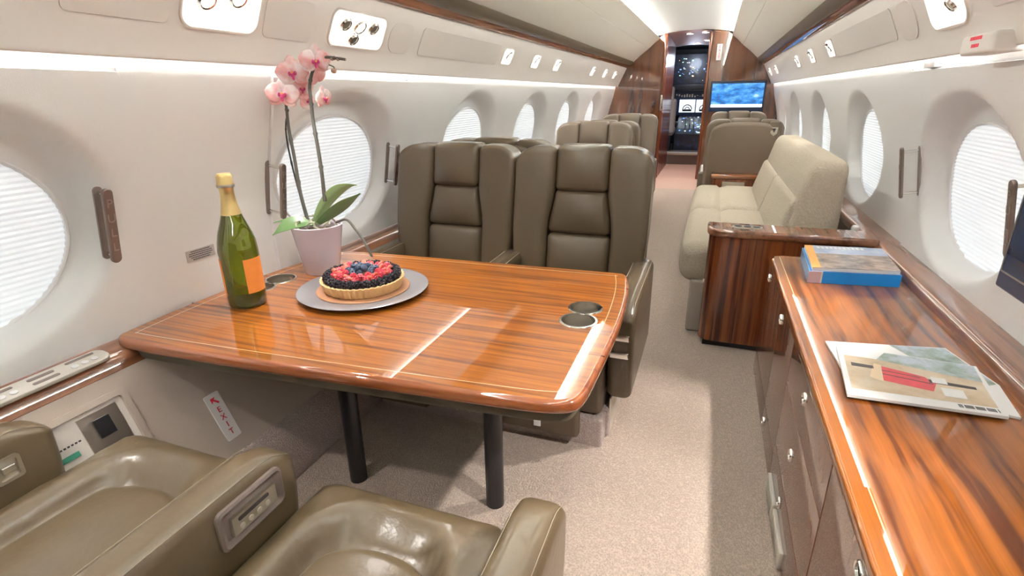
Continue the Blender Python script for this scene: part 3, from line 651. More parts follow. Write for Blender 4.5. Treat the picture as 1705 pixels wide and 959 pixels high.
# ------------------------------------------------------------------ leather chairs, local frame facing +y
def make_chair(name, label, loc, rotz, arms=(-1, 1), mm='leather', panel=None, latch=None, foot=True, group=None, detail=True, base=True, arm_z=0.505, deep=0.0, arm_end={}, arm_x=0.268, trimmed=False):
    root = thing(name, label, 'chair', loc, rotz, group)
    hw = 0.222
    if base:
        b = MB(); b.rbox((-0.24, -0.22, 0.0), (0.24, 0.25, 0.11), 0.008, 2); b.build('plinth', 'carpet_wall', root)
        for e in (-1, 1): b = MB(); b.rbox((min(e*0.238, e*0.244), -0.20, 0.0), (max(e*0.238, e*0.244), 0.24, 0.15), 0.002, 1); b.build('plinth_trim', 'satin', root)
    b = MB(); b.rbox((-hw, -0.24-deep, 0.11), (hw, 0.300, 0.325), 0.02, 4); b.build('seat_frame', 'leather_d', root)
    # horseshoe cushion
    x0, x1, y0, y1 = -hw, hw, -0.25-deep, 0.330; z0 = 0.31; rw = 0.108
    def dist(x, y):
        a = min(x-x0, x1-x); f = y1-y
        def dd(R): return R-math.hypot(R-a, R-f) if (a < R and f < R) else min(a, f)
        d0 = dd(0.055); k = sm(0.03, 0.10, d0); return d0*(1-k)+min(d0, dd(0.19))*k
    def zc(d):
        if d < 0.045: return z0+0.075*math.sqrt(max(0, 1-(1-max(d, 0)/0.045)**2))
        if d < rw: return z0+0.075+0.010*math.sin(PI*(d-0.045)/(rw-0.045)) - 0.050*sm(0.070, rw, d)
        return z0+0.020
    random.seed(11)
    def h(x, y):
        d = dist(x, y); z = zc(d)
        if detail: z += 0.0022*math.sin(70*x+25*math.sin(9*y))*math.exp(-((d-0.06)/0.04)**2)*sm(0.0, 0.02, d)
        return z
    def us(a, c, e=0.045, m=22):
        t = [a+e*(1-math.cos(PI/2*i/5)) for i in range(6)]; return t+[a+e+(c-a-2*e)*i/m for i in range(1, m)]+[c-e*(1-math.cos(PI/2*i/5)) for i in range(5, -1, -1)]
    def fp(x, y):      # rounded front corners in plan
        d = dist(x, y)
        if d < 0:
            R = 0.055; cx = x0+R if x < 0 else x1-R; cy = y1-R; v = Vector((x-cx, y-cy)).normalized()*R; x, y = cx+v.x, cy+v.y
        return (x, y, h(x, y))
    xs = us(x0, x1); ys = us(y0, y1)
    b = MB(); b.grid(fp, xs, ys)
    rim = [fp(x, y1) for x in xs]; rim = [fp(x0, y) for y in ys]+rim[1:]+[fp(x1, y) for y in reversed(ys)][1:]
    n = len(rim); b.add([(p[0], p[1], p[2]) for p in rim]+[(p[0]*0.995, p[1]-0.004, z0-0.06) for p in rim], [(i, i+1, n+i+1, n+i) for i in range(n-1)])
    cu = b.build('seat_cushion', mm, root, ang=80)
    b = MB(); b.rbox((-0.132, -0.25-deep, z0-0.03), (0.132, 0.218, z0+0.046), 0.035, 10, puff=(0, 0, 0.014),
                     deform=lambda p, u: Vector((p.x*(1-0.10*max(0, u.y)**3), p.y-0.055*max(0, u.y)*(abs(u.x)**2.5), p.z))); b.build('seat_pad', mm, root)
    # backrest (leaning backwards to -y)
    def lean(p): return Vector((p.x, p.y-(p.z-0.42)*(0.17+deep), (p.z if p.z < 0.5 else 0.5+(p.z-0.5)*0.955)))
    def ci(z): return 0.108+0.026*sm(0.80, 0.62, z) if False else 0.108+0.024*(1-sm(0.60, 0.78, z))
    yb = -0.245-deep
    for sgn in (-1, 1):
        def df(p, u, sgn=sgn):
            inner = ci(p.z); t = (abs(p.x)-0.108)/(0.277-0.108); xx = inner+(0.277-inner)*t
            xx -= 0.012*(1-sm(0.42, 0.62, p.z))*t
            zz = p.z-0.050*(max(0, t-0.30)/0.70)**3.2*sm(0.7, 0.94, p.z)
            return lean(Vector((sgn*xx, p.y + 0.016*t*(1 if u.y > 0 else 0), zz)))
        b = MB(); a, c = (0.108, 0.277)
        b.rbox((a if sgn > 0 else -c, yb-0.08, 0.36), (c if sgn > 0 else -a, yb+0.045, 0.945), 0.026, 10, puff=(0, 0.010, 0), deform=df); b.build('side_bolster', mm, root)
    def dc(p, u): return lean(Vector((p.x*ci(p.z)/0.108, p.y, p.z)))
    for nm, za, zb_, yo in (('headrest', 0.765, 0.950, 0.010), ('upper_pad', 0.588, 0.770, 0.0), ('lower_pad', 0.36, 0.586, 0.0)):
        b = MB(); b.rbox((-0.107, yb-0.07, za), (0.107, yb+0.030+yo, zb_), 0.022, 8, puff=(0, 0.022, 0.004), deform=dc); b.build(nm, mm, root)
    def ds(p, u): return lean(Vector((p.x*(1-0.10*sm(0.6, 0.95, p.z)), p.y, p.z-0.06*abs(u.x)**4*sm(0.7, 0.92, p.z))))
    b = MB(); b.rbox((-0.270, yb-0.115, 0.17), (0.270, yb-0.055, 0.925), 0.045, 8, puff=(0, 0.02, 0), deform=ds); b.build('back_shell', mm if mm != 'leather_n' else 'leather', root)
    # armrests
    for sgn in arms:
        c = sgn*arm_x; ye = arm_end.get(sgn, 0.30)
        def da(p, u):
            z = p.z; y = p.y
            if u.z > 0: z -= 0.030*sm(ye-0.09, ye, y)**2*u.z
            if y > 0: y -= 0.045*sm(0.2, 1.0, (0.5-p.z)/0.40) if sgn else 0
            return Vector((p.x, y, z))
        b = MB(); b.rbox((c-0.041, -0.27-deep, 0.16), (c+0.041, ye, arm_z), 0.026, 12, puff=(0.004, 0, 0.004), deform=da); arm = b.build('armrest', mm, root)
        if detail:
            for e in (-1, 1):
                pts = []
                for i in range(26):
                    y = -0.25+(ye+0.235)*i/25; z = arm_z-0.0050-0.030*sm(ye-0.09, ye, y)**2; pts.append((c+e*0.0330, y, z+0.0005))
                b = MB(); b.tube(pts, 0.0008, 6); b.build('stitching', 'thread', arm)
        if panel == sgn or latch == sgn:
            inward = -sgn; xf = c+inward*0.0435
            Fp = frame(Vector((xf, 0.145 if panel == sgn else 0.085, arm_z-0.062 if panel == sgn else arm_z-0.085)), Vector((0, 1, 0)), Vector((0, 0, 1)), Vector((inward, 0, 0)))
            if panel == sgn:
                P = MB(); oo = rrect(0.072, 0.040, 0.014, 6); mi = rrect(0.067, 0.035, 0.011, 6); ii = rrect(0.057, 0.026, 0.005, 6); n_ = len(oo)
                vs = [Fp @ Vector((p[0], p[1], hh)) for q, hh in ((oo, -0.002), (oo, 0.005), (mi, 0.008), (ii, 0.001)) for p in q]
                P.add(vs, [(k_*n_+i, k_*n_+(i+1) % n_, (k_+1)*n_+(i+1) % n_, (k_+1)*n_+i) for k_ in range(3) for i in range(n_)]+[tuple(range(3*n_, 4*n_))])
                cp_ = P.build('control_panel', 'bezel', root)
                P = MB(); P.box((-0.048, -0.020, 0.001), (0.050, 0.016, 0.009), Fp); P.build('face_plate', 'nickel', cp_, smooth=False)
                for j in range(4):
                    P = MB(); P.prism(rrect(0.0055, 0.0055, 0.005, 4, -0.031+0.019*j, -0.009), 0.009, 0.0115, Fp, 0.001); P.build('button', 'satin', cp_)
                P = MB(); P.prism(rrect(0.034, 0.0035, 0.003, 4, -0.002, 0.007), 0.009, 0.0105, Fp); P.build('indicator_strip', 'ink', cp_)
            else:
                Fp = Fp @ Matrix.Translation((0.0, 0.012, 0))
                P = MB(); oo = rrect(0.024, 0.026, 0.007, 5); ii = rrect(0.017, 0.019, 0.004, 5); n_ = len(oo)
                vs = [Fp @ Vector((p[0], p[1], hh)) for q, hh in ((oo, -0.002), (oo, 0.005), (ii, 0.005), (ii, 0.0)) for p in q]
                P.add(vs, [(k_*n_+i, k_*n_+(i+1) % n_, (k_+1)*n_+(i+1) % n_, (k_+1)*n_+i) for k_ in range(3) for i in range(n_)]+[tuple(range(3*n_, 4*n_))])
                lt = P.build('recline_latch', 'nickel', root)
                P = MB(); P.rbox((-0.012, -0.006, 0.001), (0.012, 0.010, 0.010), 0.003, 2, M4=Fp); P.build('lever', 'chrome', lt)
    if trimmed:
        for z in (0.395, 0.335): b = MB(); b.rbox((-0.268-0.030, 0.262, z), (-0.268+0.030, 0.304, z+0.022), 0.004, 2); b.build('chrome_slot', 'chrome', root)
    if foot:
        b = MB(); b.rbox((-0.16, 0.325, 0.05), (0.12, 0.365, 0.20), 0.014, 4, puff=(0, 0.006, 0)); b.rbox((-0.10, 0.29, 0.12), (0.06, 0.33, 0.17), 0.005, 2); ft = b.build('footrest', 'leather_d', root)
        b = MB(); b.rbox((-0.034, 0.367, 0.078), (-0.010, 0.374, 0.100), 0.002, 2); b.build('care_tag', 'white', ft)
    return root
def clamp_wall(root):
    bpy.context.view_layer.update()
    Z = [(0.0, 0.778), (0.08, 0.806), (0.15, 0.84), (0.165, 0.858), (0.24, 0.900), (0.34, 0.945), (0.43, 0.980), (0.485, 0.998), (0.50, 1.0), (0.56, 1.08)]
    for o in root.children_recursive:
        mw = o.matrix_world; mi = mw.inverted()
        for v in o.data.vertices:
            p = mw @ v.co; lim = -(lerp(Z, p.z)-0.006)
            if p.x < lim: v.co = mi @ Vector((lim, p.y, p.z))
W_ = []
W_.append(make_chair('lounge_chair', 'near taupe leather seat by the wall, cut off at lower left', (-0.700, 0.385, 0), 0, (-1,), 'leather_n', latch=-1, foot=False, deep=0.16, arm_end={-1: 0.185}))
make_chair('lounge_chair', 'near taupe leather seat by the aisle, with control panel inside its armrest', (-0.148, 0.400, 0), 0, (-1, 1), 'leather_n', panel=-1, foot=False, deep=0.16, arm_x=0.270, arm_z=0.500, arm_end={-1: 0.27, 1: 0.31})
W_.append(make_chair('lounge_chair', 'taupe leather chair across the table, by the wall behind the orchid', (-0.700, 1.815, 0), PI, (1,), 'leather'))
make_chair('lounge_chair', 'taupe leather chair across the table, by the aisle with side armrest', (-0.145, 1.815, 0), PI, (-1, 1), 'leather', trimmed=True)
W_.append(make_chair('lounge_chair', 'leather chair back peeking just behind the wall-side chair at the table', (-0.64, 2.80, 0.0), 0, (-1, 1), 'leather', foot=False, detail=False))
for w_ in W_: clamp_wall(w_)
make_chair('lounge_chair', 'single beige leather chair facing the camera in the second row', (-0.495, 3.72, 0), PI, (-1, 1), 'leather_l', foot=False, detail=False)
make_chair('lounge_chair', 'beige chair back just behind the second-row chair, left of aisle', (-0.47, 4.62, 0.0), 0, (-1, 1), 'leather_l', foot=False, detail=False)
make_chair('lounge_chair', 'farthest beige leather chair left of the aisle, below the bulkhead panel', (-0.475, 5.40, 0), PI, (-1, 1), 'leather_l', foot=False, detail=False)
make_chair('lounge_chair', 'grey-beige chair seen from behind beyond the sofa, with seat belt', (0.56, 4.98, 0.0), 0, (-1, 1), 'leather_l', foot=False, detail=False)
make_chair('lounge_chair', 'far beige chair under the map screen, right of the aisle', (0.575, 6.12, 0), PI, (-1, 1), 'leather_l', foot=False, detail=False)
root = thing('seat_belt', 'seat belt with metal buckle over the chair back beyond the sofa', 'seat belt', (0.765, 4.58, 0.86))
b = MB(); b.rbox((-0.035, -0.034, -0.01), (0.040, 0.03, 0.052), 0.01, 3); b.build('webbing', 'leather_l', root)
b = MB(); b.prism([(-0.028, 0.01), (0.028, 0.01), (0.022, -0.035), (0, -0.055), (-0.022, -0.035)], -0.005, 0.005, Matrix(((1,0,0,-0.005),(0,0,-1,-0.032),(0,1,0,0),(0,0,0,1))), 0.002); b.build('buckle', 'nickel', root)
b = MB(); b.prism([(-0.012, 0.002), (0.012, 0.002), (0.0, -0.03)], -0.007, 0.007, Matrix(((1,0,0,-0.005),(0,0,-1,-0.034),(0,1,0,0),(0,0,0,1)))); b.build('latch', 'dark', root)
# carpeted plinth the two facing chairs stand against
b = MB(); b.rbox((-0.775, 1.50, -0.01), (0.085, 2.18, 0.105), 0.012, 3); struct(b.build('floor_platform', 'carpet_wall'))
# ------------------------------------------------------------------ sofa and its end cabinets
sofa = thing('sofa', 'long cream upholstered sofa along the right wall', 'sofa', (0, 0, 0))
b = MB(); b.rbox((0.30, 2.57, 0.0), (0.98, 4.43, 0.27), 0.015, 3); b.build('base', 'fabric_g', sofa)
for a, c in ((2.57, 3.50), (3.50, 4.43)):
    b = MB(); b.rbox((0.243, a+0.001, 0.25), (0.74, c-0.001, 0.450), 0.065, 16, puff=(0.006, 0, 0.016), deform=lambda p, u: Vector((p.x, p.y, p.z-0.020*math.exp(-((p.x-0.43)/0.018)**2)*max(0, u.z)))); b.build('seat_cushion', 'fabric', sofa)
def sback(p, u): return Vector((p.x+max(0, p.z-0.42)/0.41*0.105*((0.905-p.x)/0.25), p.y, p.z))
b = MB(); b.rbox((0.655, 2.66, 0.40), (0.905, 4.30, 0.835), 0.055, 14, puff=(0.006, 0, 0.008), deform=sback); b.build('backrest', 'fabric', sofa)
for a, c in ((2.68, 3.48), (3.49, 4.28)):
    b = MB(); b.rbox((0.632, a, 0.42), (0.70, c, 0.665), 0.025, 12, puff=(0.014, 0, 0.0), deform=sback); b.build('lumbar_pad', 'fabric', sofa)
sofa.scale = (1, 1, 1)
def cabinet_panel_mat(): return 'wood_z'
cab = thing('sofa_end_cabinet', 'dark reddish wood cabinet at the near end of the sofa', 'cabinet', (0, 0, 0))
b = MB(); pl = smooth_poly([(0.362, 2.56), (0.362, 2.47), (0.380, 2.435), (0.42, 2.42), (0.60, 2.42), (0.965, 2.42), (0.965, 2.56)], 1)
b.prism([(0.362, 2.56), (0.362, 2.475), (0.367, 2.452), (0.380, 2.434), (0.400, 2.423), (0.425, 2.42), (0.90, 2.42), (0.90, 2.56)], 0.03, 0.53); b.build('body', 'wood_z', cab)
b = MB(); b.prism([(0.352, 2.565), (0.352, 2.47), (0.358, 2.443), (0.374, 2.422), (0.396, 2.411), (0.425, 2.408), (0.985, 2.408), (1.0, 2.42), (1.0, 2.565)], 0.527, 0.562, None, 0.010); b.build('top', 'wood_rail', cab)
b = MB(); b.box((0.385, 2.44, 0.0), (0.88, 2.55, 0.031)); b.build('toe_kick', 'dark', cab)
b = MB(); b.prism(rrect(0.062, 0.028, 0.027, 8, 0.515, 2.49), 0.5615, 0.5645, None, 0.001); cc = b.build('cup_holder_plate', 'nickel', cab)
for x in (0.478, 0.515, 0.552):
    b = MB(); b.lathe([(0.0001, 0), (0.015, 0), (0.016, 0.001)], (x, 2.49, 0.5648), 20); b.build('recess', 'dark', cc)
b = MB(); b.ico((0.3615, 2.49, 0.30), 0.008); b.build('knob', 'chrome', cab)
b = MB(); b.box((0.425, 2.4188, 0.03), (0.427, 2.4205, 0.528)); b.build('panel_seam', 'seam', cab)
root = thing('sofa_far_cabinet', 'low wood console at the far end of the sofa', 'cabinet', (0, 0, 0))
b = MB(); b.rbox((0.36, 4.45, 0.02), (0.96, 4.58, 0.49), 0.01, 2); b.build('body', 'wood_z', root)
b = MB(); b.rbox((0.35, 4.44, 0.49), (0.98, 4.59, 0.525), 0.012, 3); b.build('top', 'wood_x', root)
b = MB(); b.box((0.44, 4.437, 0.40), (0.60, 4.45, 0.47)); b.build('vent', 'nickel', root)
# clear plastic cup-shaped piece in the gap by the sofa back
b = MB(); b.rbox((0.935, 2.59, 0.50), (0.965, 2.62, 0.575), 0.012, 3); tag(b.build('belt_fitting', 'white'), 'small white fitting wedged between sofa back and right rail', 'fitting')
# ------------------------------------------------------------------ credenza along the right wall
CZ = 0.512
b = MB(); ct = smooth_poly([(0.592, -0.9), (0.592, 2.19), (0.600, 2.235), (0.635, 2.255), (1.03, 2.255), (1.03, -0.9)], 0)
b.prism(ct, CZ-0.030, CZ, None, 0.009); ctop = tag(b.build('countertop', 'wood_y'), 'long glossy striped wood countertop on the right with magazines', 'countertop')
flat_strip([(0.625, -0.88), (0.625, 2.225), (1.0, 2.225)], 0.0025, CZ-0.003, CZ+0.0002).build('inlay_line', 'inlay', ctop, smooth=False)
b = MB(); prf = [(0.982, CZ-0.001), (0.984, 0.530), (0.992, 0.540), (1.010, 0.5435), (1.03, 0.541), (1.09, 0.5385), (1.095, 0.5)]
vs = [Vector((p[0], y, p[1])) for y in (YB, 7.8) for p in prf]; n = len(prf)
b.add(vs, [(j, j+1, n+j+1, n+j) for j in range(n-1)]); struct(b.build('trim_18', 'wood_rail', ang=50))
def knob(root, y, z, r=0.017):
    T = frame(Vector((0.599, y, z)), Vector((0, 1, 0)), Vector((0, 0, 1)), Vector((-1, 0, 0)))
    b = MB(); b.lathe([(r, -0.002), (r, 0.003), (r*0.88, 0.006), (r*0.68, 0.005), (r*0.6, 0.001), (0.0001, 0.001)], (0,0,0), 28, T); k_ = b.build('ring_pull', 'chrome', root); return k_
def cabinet_unit(y0, y1, label, fronts):
    root = thing('credenza_cabinet', label, 'cabinet', (0, 0, 0))
    b = MB(); b.box((0.606, y0+0.001, 0.0), (1.03, y1-0.001, CZ-0.031)); b.build('body', 'wood_zd', root, smooth=False)
    for kind, a, c, z0, z1, kp in fronts:
        b = MB(); b.rbox((0.598, a+0.0015, z0+0.0015), (0.608, c-0.0015, z1-0.0015), 0.0012, 1); f = b.build(kind, 'wood_zd', root)
        if kp: knob(f, *kp)
    return root
cabinet_unit(1.80, 2.25, 'reddish credenza cabinet beside the sofa end cabinet', [('door', 1.80, 2.25, 0.10, CZ-0.035, (2.20, 0.43)), ('base_panel', 1.80, 2.25, 0.005, 0.10, None)])
cabinet_unit(1.50, 1.80, 'narrow credenza cabinet second from the sofa', [('door', 1.50, 1.80, 0.10, CZ-0.035, (1.77, 0.43)), ('base_panel', 1.50, 1.80, 0.005, 0.10, (1.77, 0.045))])
cabinet_unit(0.955, 1.50, 'three-drawer credenza unit with ring pulls below the magazines', [('drawer', 0.955, 1.50, 0.345, CZ-0.035, (1.256, 0.435)), ('drawer', 0.955, 1.50, 0.145, 0.345, (1.283, 0.256)), ('drawer', 0.955, 1.50, 0.005, 0.145, (1.309, 0.085))])
cabinet_unit(0.35, 0.952, 'nearest credenza cabinet at the bottom edge of the photo', [('door', 0.35, 0.952, 0.01, CZ-0.035, (0.725, 0.455))])
cabinet_unit(-0.85, 0.348, 'credenza cabinet beside the camera position', [('door', -0.85, 0.348, 0.01, CZ-0.035, None)])
for i, (a, c, lab) in enumerate(((1.325, 1.47, 'slim metal vent low on the credenza, farther of the two'), (1.155, 1.315, 'slim metal vent low on the credenza, nearer of the two'))):
    root = thing('vent_grille', lab, 'vent', (0.596, (a+c)/2, 0.032))
    b = MB(); b.rbox((-0.008, -(c-a)/2, -0.026), (0.003, (c-a)/2, 0.026), 0.003, 2); b.build('frame', 'satin', root)
    b = MB()
    for j in range(5): b.box((-0.0095, -(c-a)/2+0.018, -0.016+0.008*j-0.0015), (-0.0078, (c-a)/2-0.018, -0.016+0.008*j+0.0015))
    b.build('slats', 'nickel', root, smooth=False)
# ------------------------------------------------------------------ bottle
root = thing('wine_bottle', 'green sparkling wine bottle with gold foil top and orange label', 'bottle', (-0.915, 1.105, TZ))
prof = [(0.0001, 0.006), (0.030, 0.002), (0.048, 0.001), (0.0525, 0.008), (0.053, 0.03), (0.053, 0.165), (0.051, 0.190), (0.044, 0.218), (0.034, 0.245), (0.026, 0.268), (0.0205, 0.292), (0.0175, 0.32), (0.0168, 0.35), (0.0001, 0.352)]
b = MB(); b.lathe(prof, (0,0,0), 48); b.build('glass_body', 'glass', root)
b = MB(); b.lathe([(0.0001, 0.0045), (0.046, 0.0045), (0.0495, 0.010), (0.050, 0.03), (0.050, 0.045), (0.0001, 0.045)], (0,0,0), 40); b.build('dark_base', mat('dark_bottle_base', (0.018, 0.022, 0.004), 0.2), root)  # dark filler inside the glass for the bottle's dark base
b = MB(); b.lathe([(0.0268, 0.268), (0.0215, 0.292), (0.0185, 0.32), (0.0182, 0.338), (0.0215, 0.345), (0.0218, 0.355), (0.0195, 0.360), (0.0205, 0.372), (0.017, 0.380), (0.0001, 0.382)], (0,0,0), 40); fo = b.build('foil', 'gold', root)
b = MB(); b.lathe([(0.0225, 0.343), (0.0232, 0.347), (0.0225, 0.351)], (0,0,0), 32); b.build('wire_ring', 'nickel', fo)
def label_on(a0, a1, z0, z1, r, nm):
    b = MB(); N = 16; pts = [(a0+(a1-a0)*i/N) for i in range(N+1)]
    vs = [Vector((rr*math.cos(t), rr*math.sin(t), z)) for t in pts for rr, z in ((r, z0), (r+0.0006, z0), (r+0.0006, z1), (r, z1))]
    b.add(vs, [(i*4+j, (i+1)*4+j, (i+1)*4+(j+1) % 4, i*4+(j+1) % 4) for i in range(N) for j in range(4)]+[(0, 3, 2, 1), (N*4, N*4+1, N*4+2, N*4+3)]); return b.build(nm, 'label', root)
ang = math.atan2(-1.105, 1.24)
label_on(ang+0.10, ang+1.32, 0.045, 0.145, 0.0533, 'front_label'); label_on(ang-2.9, ang-1.15, 0.04, 0.145, 0.0533, 'back_label')
# ------------------------------------------------------------------ potted orchid
PX, PY = -0.905, 1.43
orch = thing('potted_orchid', 'pink orchid with two tall stems in a lilac ceramic pot', 'plant', (PX, PY, TZ))
b = MB(); b.lathe([(0.0001, 0.0), (0.056, 0.0), (0.060, 0.006), (0.072, 0.09), (0.084, 0.160), (0.0855, 0.166), (0.082, 0.168), (0.078, 0.162), (0.070, 0.13), (0.0001, 0.13)], (0,0,0), 56); b.build('pot', 'pot', orch)
b = MB(); b.lathe([(0.0001, 0.150), (0.04, 0.150), (0.076, 0.142)], (0,0,0), 24); b.build('soil', 'soil', orch)
def OW(px, py, dy=0.0): return W(px, py, y=PY+dy)-Vector((PX, PY, TZ))
random.seed(5)
b = MB()
for i in range(14):
    a = random.uniform(0, 2*PI); r1 = random.uniform(0.02, 0.05); r2 = random.uniform(0.05, 0.085); pts = []
    for j in range(7):
        t = j/6; aa = a+t*random.uniform(0.3, 1.2); rr = r1+(r2-r1)*t; pts.append((rr*math.cos(aa), rr*math.sin(aa), 0.155+0.028*math.sin(PI*t)+random.uniform(0, 0.006)))
    b.tube(pts, 0.0032, 7)
b.build('air_roots', 'root', orch)
def polyline(ctrl, n=10):
    out = []
    P = [Vector(p) for p in ctrl]; P = [P[0]*2-P[1]]+P+[P[-1]*2-P[-2]]
    for i in range(1, len(P)-2):
        for j in range(n):
            t = j/n; a, p, q, c = P[i-1], P[i], P[i+1], P[i+2]
            out.append(0.5*((2*p)+(q-a)*t+(2*a-5*p+4*q-c)*t*t+(3*p-3*q+c-a)*t**3))
    out.append(P[-2]); return out
def stem(ctrl, r, nm='flower_stem', m='stem'):
    pts = polyline(ctrl); b = MB(); n = len(pts)
    b.tube(pts, [r*(1-0.35*i/n)*(1.35 if (i % 13 == 0 and i) else 1) for i in range(n)], 10); return b.build(nm, m, orch)
stem([OW(512, 366), OW(500, 320), OW(490, 262), OW(481, 215), OW(477, 180), OW(474, 165)], 0.0062)
stem([OW(541, 335), OW(536, 290), OW(530, 250), OW(522, 205), OW(518, 170), OW(516, 140), OW(524, 110), OW(540, 96), OW(560, 97), OW(575, 99)], 0.0062)
stem([OW(508, 355, 0.01), OW(490, 290, 0.01), OW(478, 235, 0.01), OW(476, 205, 0.01), OW(480, 182, 0)], 0.0032, 'support_stake', 'black')
stem([OW(548, 108), OW(556, 112), OW(555, 118)], 0.002, 'bud_stalk')
for px, py, r in ((556, 118, 0.0085), (553, 98, 0.006), (563, 99, 0.005), (573, 99, 0.0042)):
    b = MB(); b.ico(OW(px, py), r, 2, (1.15, 1, 0.9)); b.build('bud', 'bud', orch)
def leaf(base, tip, width, sag, m, tw=0.0, up=Vector((0,0,1))):
    base, tip = Vector(base), Vector(tip); d = tip-base; L = d.length; d.normalize(); s_ = d.cross(up).normalized(); nrm = s_.cross(d); N = 18
    s_ = (s_*math.cos(tw)+nrm*math.sin(tw)); nn = s_.cross(d)
    b = MB(); vs = []; K = 6
    for lay in (0, 1):
        for i in range(N+1):
            t = i/N; wv = width*(math.sin(PI*min(1, t*0.93+0.07))**0.6)*(1 if t < 0.5 else (1-((t-0.5)/0.5)**2.4))+0.002
            c = base+d*L*t+Vector((0,0,1))*sag*4*t*(1-t)
            for j in range(K+1):
                u = -1+2*j/K; vs.append(c+s_*wv*u+nn*(abs(u)*wv*0.28)-nn*0.0014*lay)
    st = (N+1)*(K+1); fs = []
    for i in range(N):
        for j in range(K):
            a = i*(K+1)+j; fs.append((a, a+1, a+K+2, a+K+1)); fs.append((st+a, st+a+K+1, st+a+K+2, st+a+1))
    bd = [j for j in range(K+1)]+[i*(K+1)+K for i in range(1, N+1)]+[N*(K+1)+j for j in range(K-1, -1, -1)]+[i*(K+1) for i in range(N-1, 0, -1)]
    for i in range(len(bd)): a, c = bd[i], bd[(i+1) % len(bd)]; fs.append((a, st+a, st+c, c))
    b.add(vs, fs); return b.build('leaf', m, orch)
leaf(OW(524, 372), OW(594, 308, 0.02), 0.020, 0.035, 'lgreen', 0.9)
leaf(OW(530, 372, -0.02), OW(600, 322, -0.03), 0.017, 0.0, 'green', 0.9)
leaf(OW(520, 374), OW(455, 371, -0.05), 0.014, 0.010, 'green', 0.2)
leaf(OW(516, 372, -0.03), OW(454, 392, -0.10), 0.026, 0.016, 'green', 0.6)
b = MB(); b.tube(polyline([OW(560, 370, -0.02), OW(577, 366, -0.03), OW(592, 382, -0.04), OW(605, 400, -0.05), OW(620, 428, -0.05)]), [0.004]*40+[0.002], 8); b.build('hanging_root', 'stem', orch)
def flower(px, py, size, yaw, pitch, dy=0.0, roll=0.0, back=False):
    c = OW(px, py, dy); toC = (CAMP-(c+Vector((PX, PY, TZ)))).normalized()
    q = toC.to_track_quat('Z', 'Y').to_matrix().to_4x4()
    F = Matrix.Translation(c) @ q @ Matrix.Rotation(yaw, 4, 'Y') @ Matrix.Rotation(pitch, 4, 'X') @ Matrix.Rotation(roll, 4, 'Z')
    b = MB()
    # three narrow sepals behind, two broad petals in front
    for a, L, wd, zo in ((90, 1.0, 0.42, 0), (218, 0.95, 0.40, 0), (322, 0.95, 0.40, 0), (8, 1.02, 0.62, 0.06), (172, 1.02, 0.62, 0.06)):
        a = math.radians(a); N = 10; K = 8; vs = []
        for i in range(N+1):
            t = i/N; wv = wd*size*math.sin(PI*(0.08+0.87*t**0.8))**0.75
            for j in range(K+1):
                u = -1+2*j/K; x = size*L*t; y = wv*u*(1.0 if i < N else 0.4); z = zo*size + 0.10*size*t - 0.16*size*t*t - 0.10*size*u*u + 0.012*size*math.sin(7*u+5*t)
                vs.append(F @ Vector((x*math.cos(a)-y*math.sin(a), x*math.sin(a)+y*math.cos(a), z)))
        b.add(vs, [(i*(K+1)+j, i*(K+1)+j+1, (i+1)*(K+1)+j+1, (i+1)*(K+1)+j) for i in range(N) for j in range(K)])
    fl = b.build('flower', 'petal', orch)
    sd_ = fl.modifiers.new('s', 'SOLIDIFY'); sd_.thickness = 0.0012
    if not back:
        b = MB()
        for dx, dyy, dz, r, sc in ((0, -0.10, 0.16, 0.17, (0.8, 1.2, 0.9)), (-0.17, -0.04, 0.15, 0.12, (0.7, 1.1, 0.9)), (0.17, -0.04, 0.15, 0.12, (0.7, 1.1, 0.9)), (0, -0.30, 0.14, 0.11, (0.8, 1.3, 0.6))):
            o = len(b.v); b.ico((0,0,0), r*size, 2, sc)
            for k_ in range(o, len(b.v)): b.v[k_] = F @ (b.v[k_]+Vector((dx*size, dyy*size, dz*size)))
        b.build('lip', 'lip', fl)
        b = MB(); b.ico((0,0,0), 0.085*size, 2)
        for k_ in range(len(b.v)): b.v[k_] = F @ (b.v[k_]+Vector((0, 0.02*size, 0.27*size)))
        b.build('column', 'lipy', fl)
    return fl
flower(525, 101, 0.046, 0.1, 0.15, -0.02); flower(487, 121, 0.050, -0.15, 0.0, -0.02, 0.1); flower(470, 157, 0.050, -0.1, -0.1, -0.04, -0.1)
flower(503, 147, 0.036, 0.2, 0.1, 0.02); flower(540, 163, 0.036, 0.9, 0.1, 0.0, 0.15); flower(528, 128, 0.034, 0.6, 0.4, 0.03, 0.4, True); flower(512, 168, 0.028, 0.3, -0.3, 0.03, 0.9)
# ------------------------------------------------------------------ plate and berry tart
TX, TY = -0.645, 1.30
plate = thing('round_plate', 'flat grey round plate under the berry tart', 'plate', (TX, TY, TZ))
b = MB(); b.lathe([(0.0001, 0.001), (0.12, 0.001), (0.185, 0.010), (0.197, 0.0145), (0.199, 0.0165), (0.196, 0.0175), (0.165, 0.0135), (0.135, 0.0115), (0.0001, 0.0115)], (0,0,0), 96); b.build('dish', 'plate', plate)
b = MB(); b.lathe([(0.136, 0.0114), (0.137, 0.0122), (0.138, 0.0122), (0.139, 0.0116)], (0,0,0), 96); b.build('rim_line', 'nickel', plate)
b = MB(); b.lathe([(0.0001, 0), (0.141, 0), (0.142, 0.0015), (0.141, 0.003), (0.0001, 0.003)], (TX, TY, TZ+0.0122), 80); tag(b.build('cake_board', 'board'), 'copper-coloured round cake board between tart and plate', 'board')
tart = thing('berry_tart', 'round fruit tart with fluted crust topped with mixed berries', 'tart', (TX, TY, TZ+0.0155))
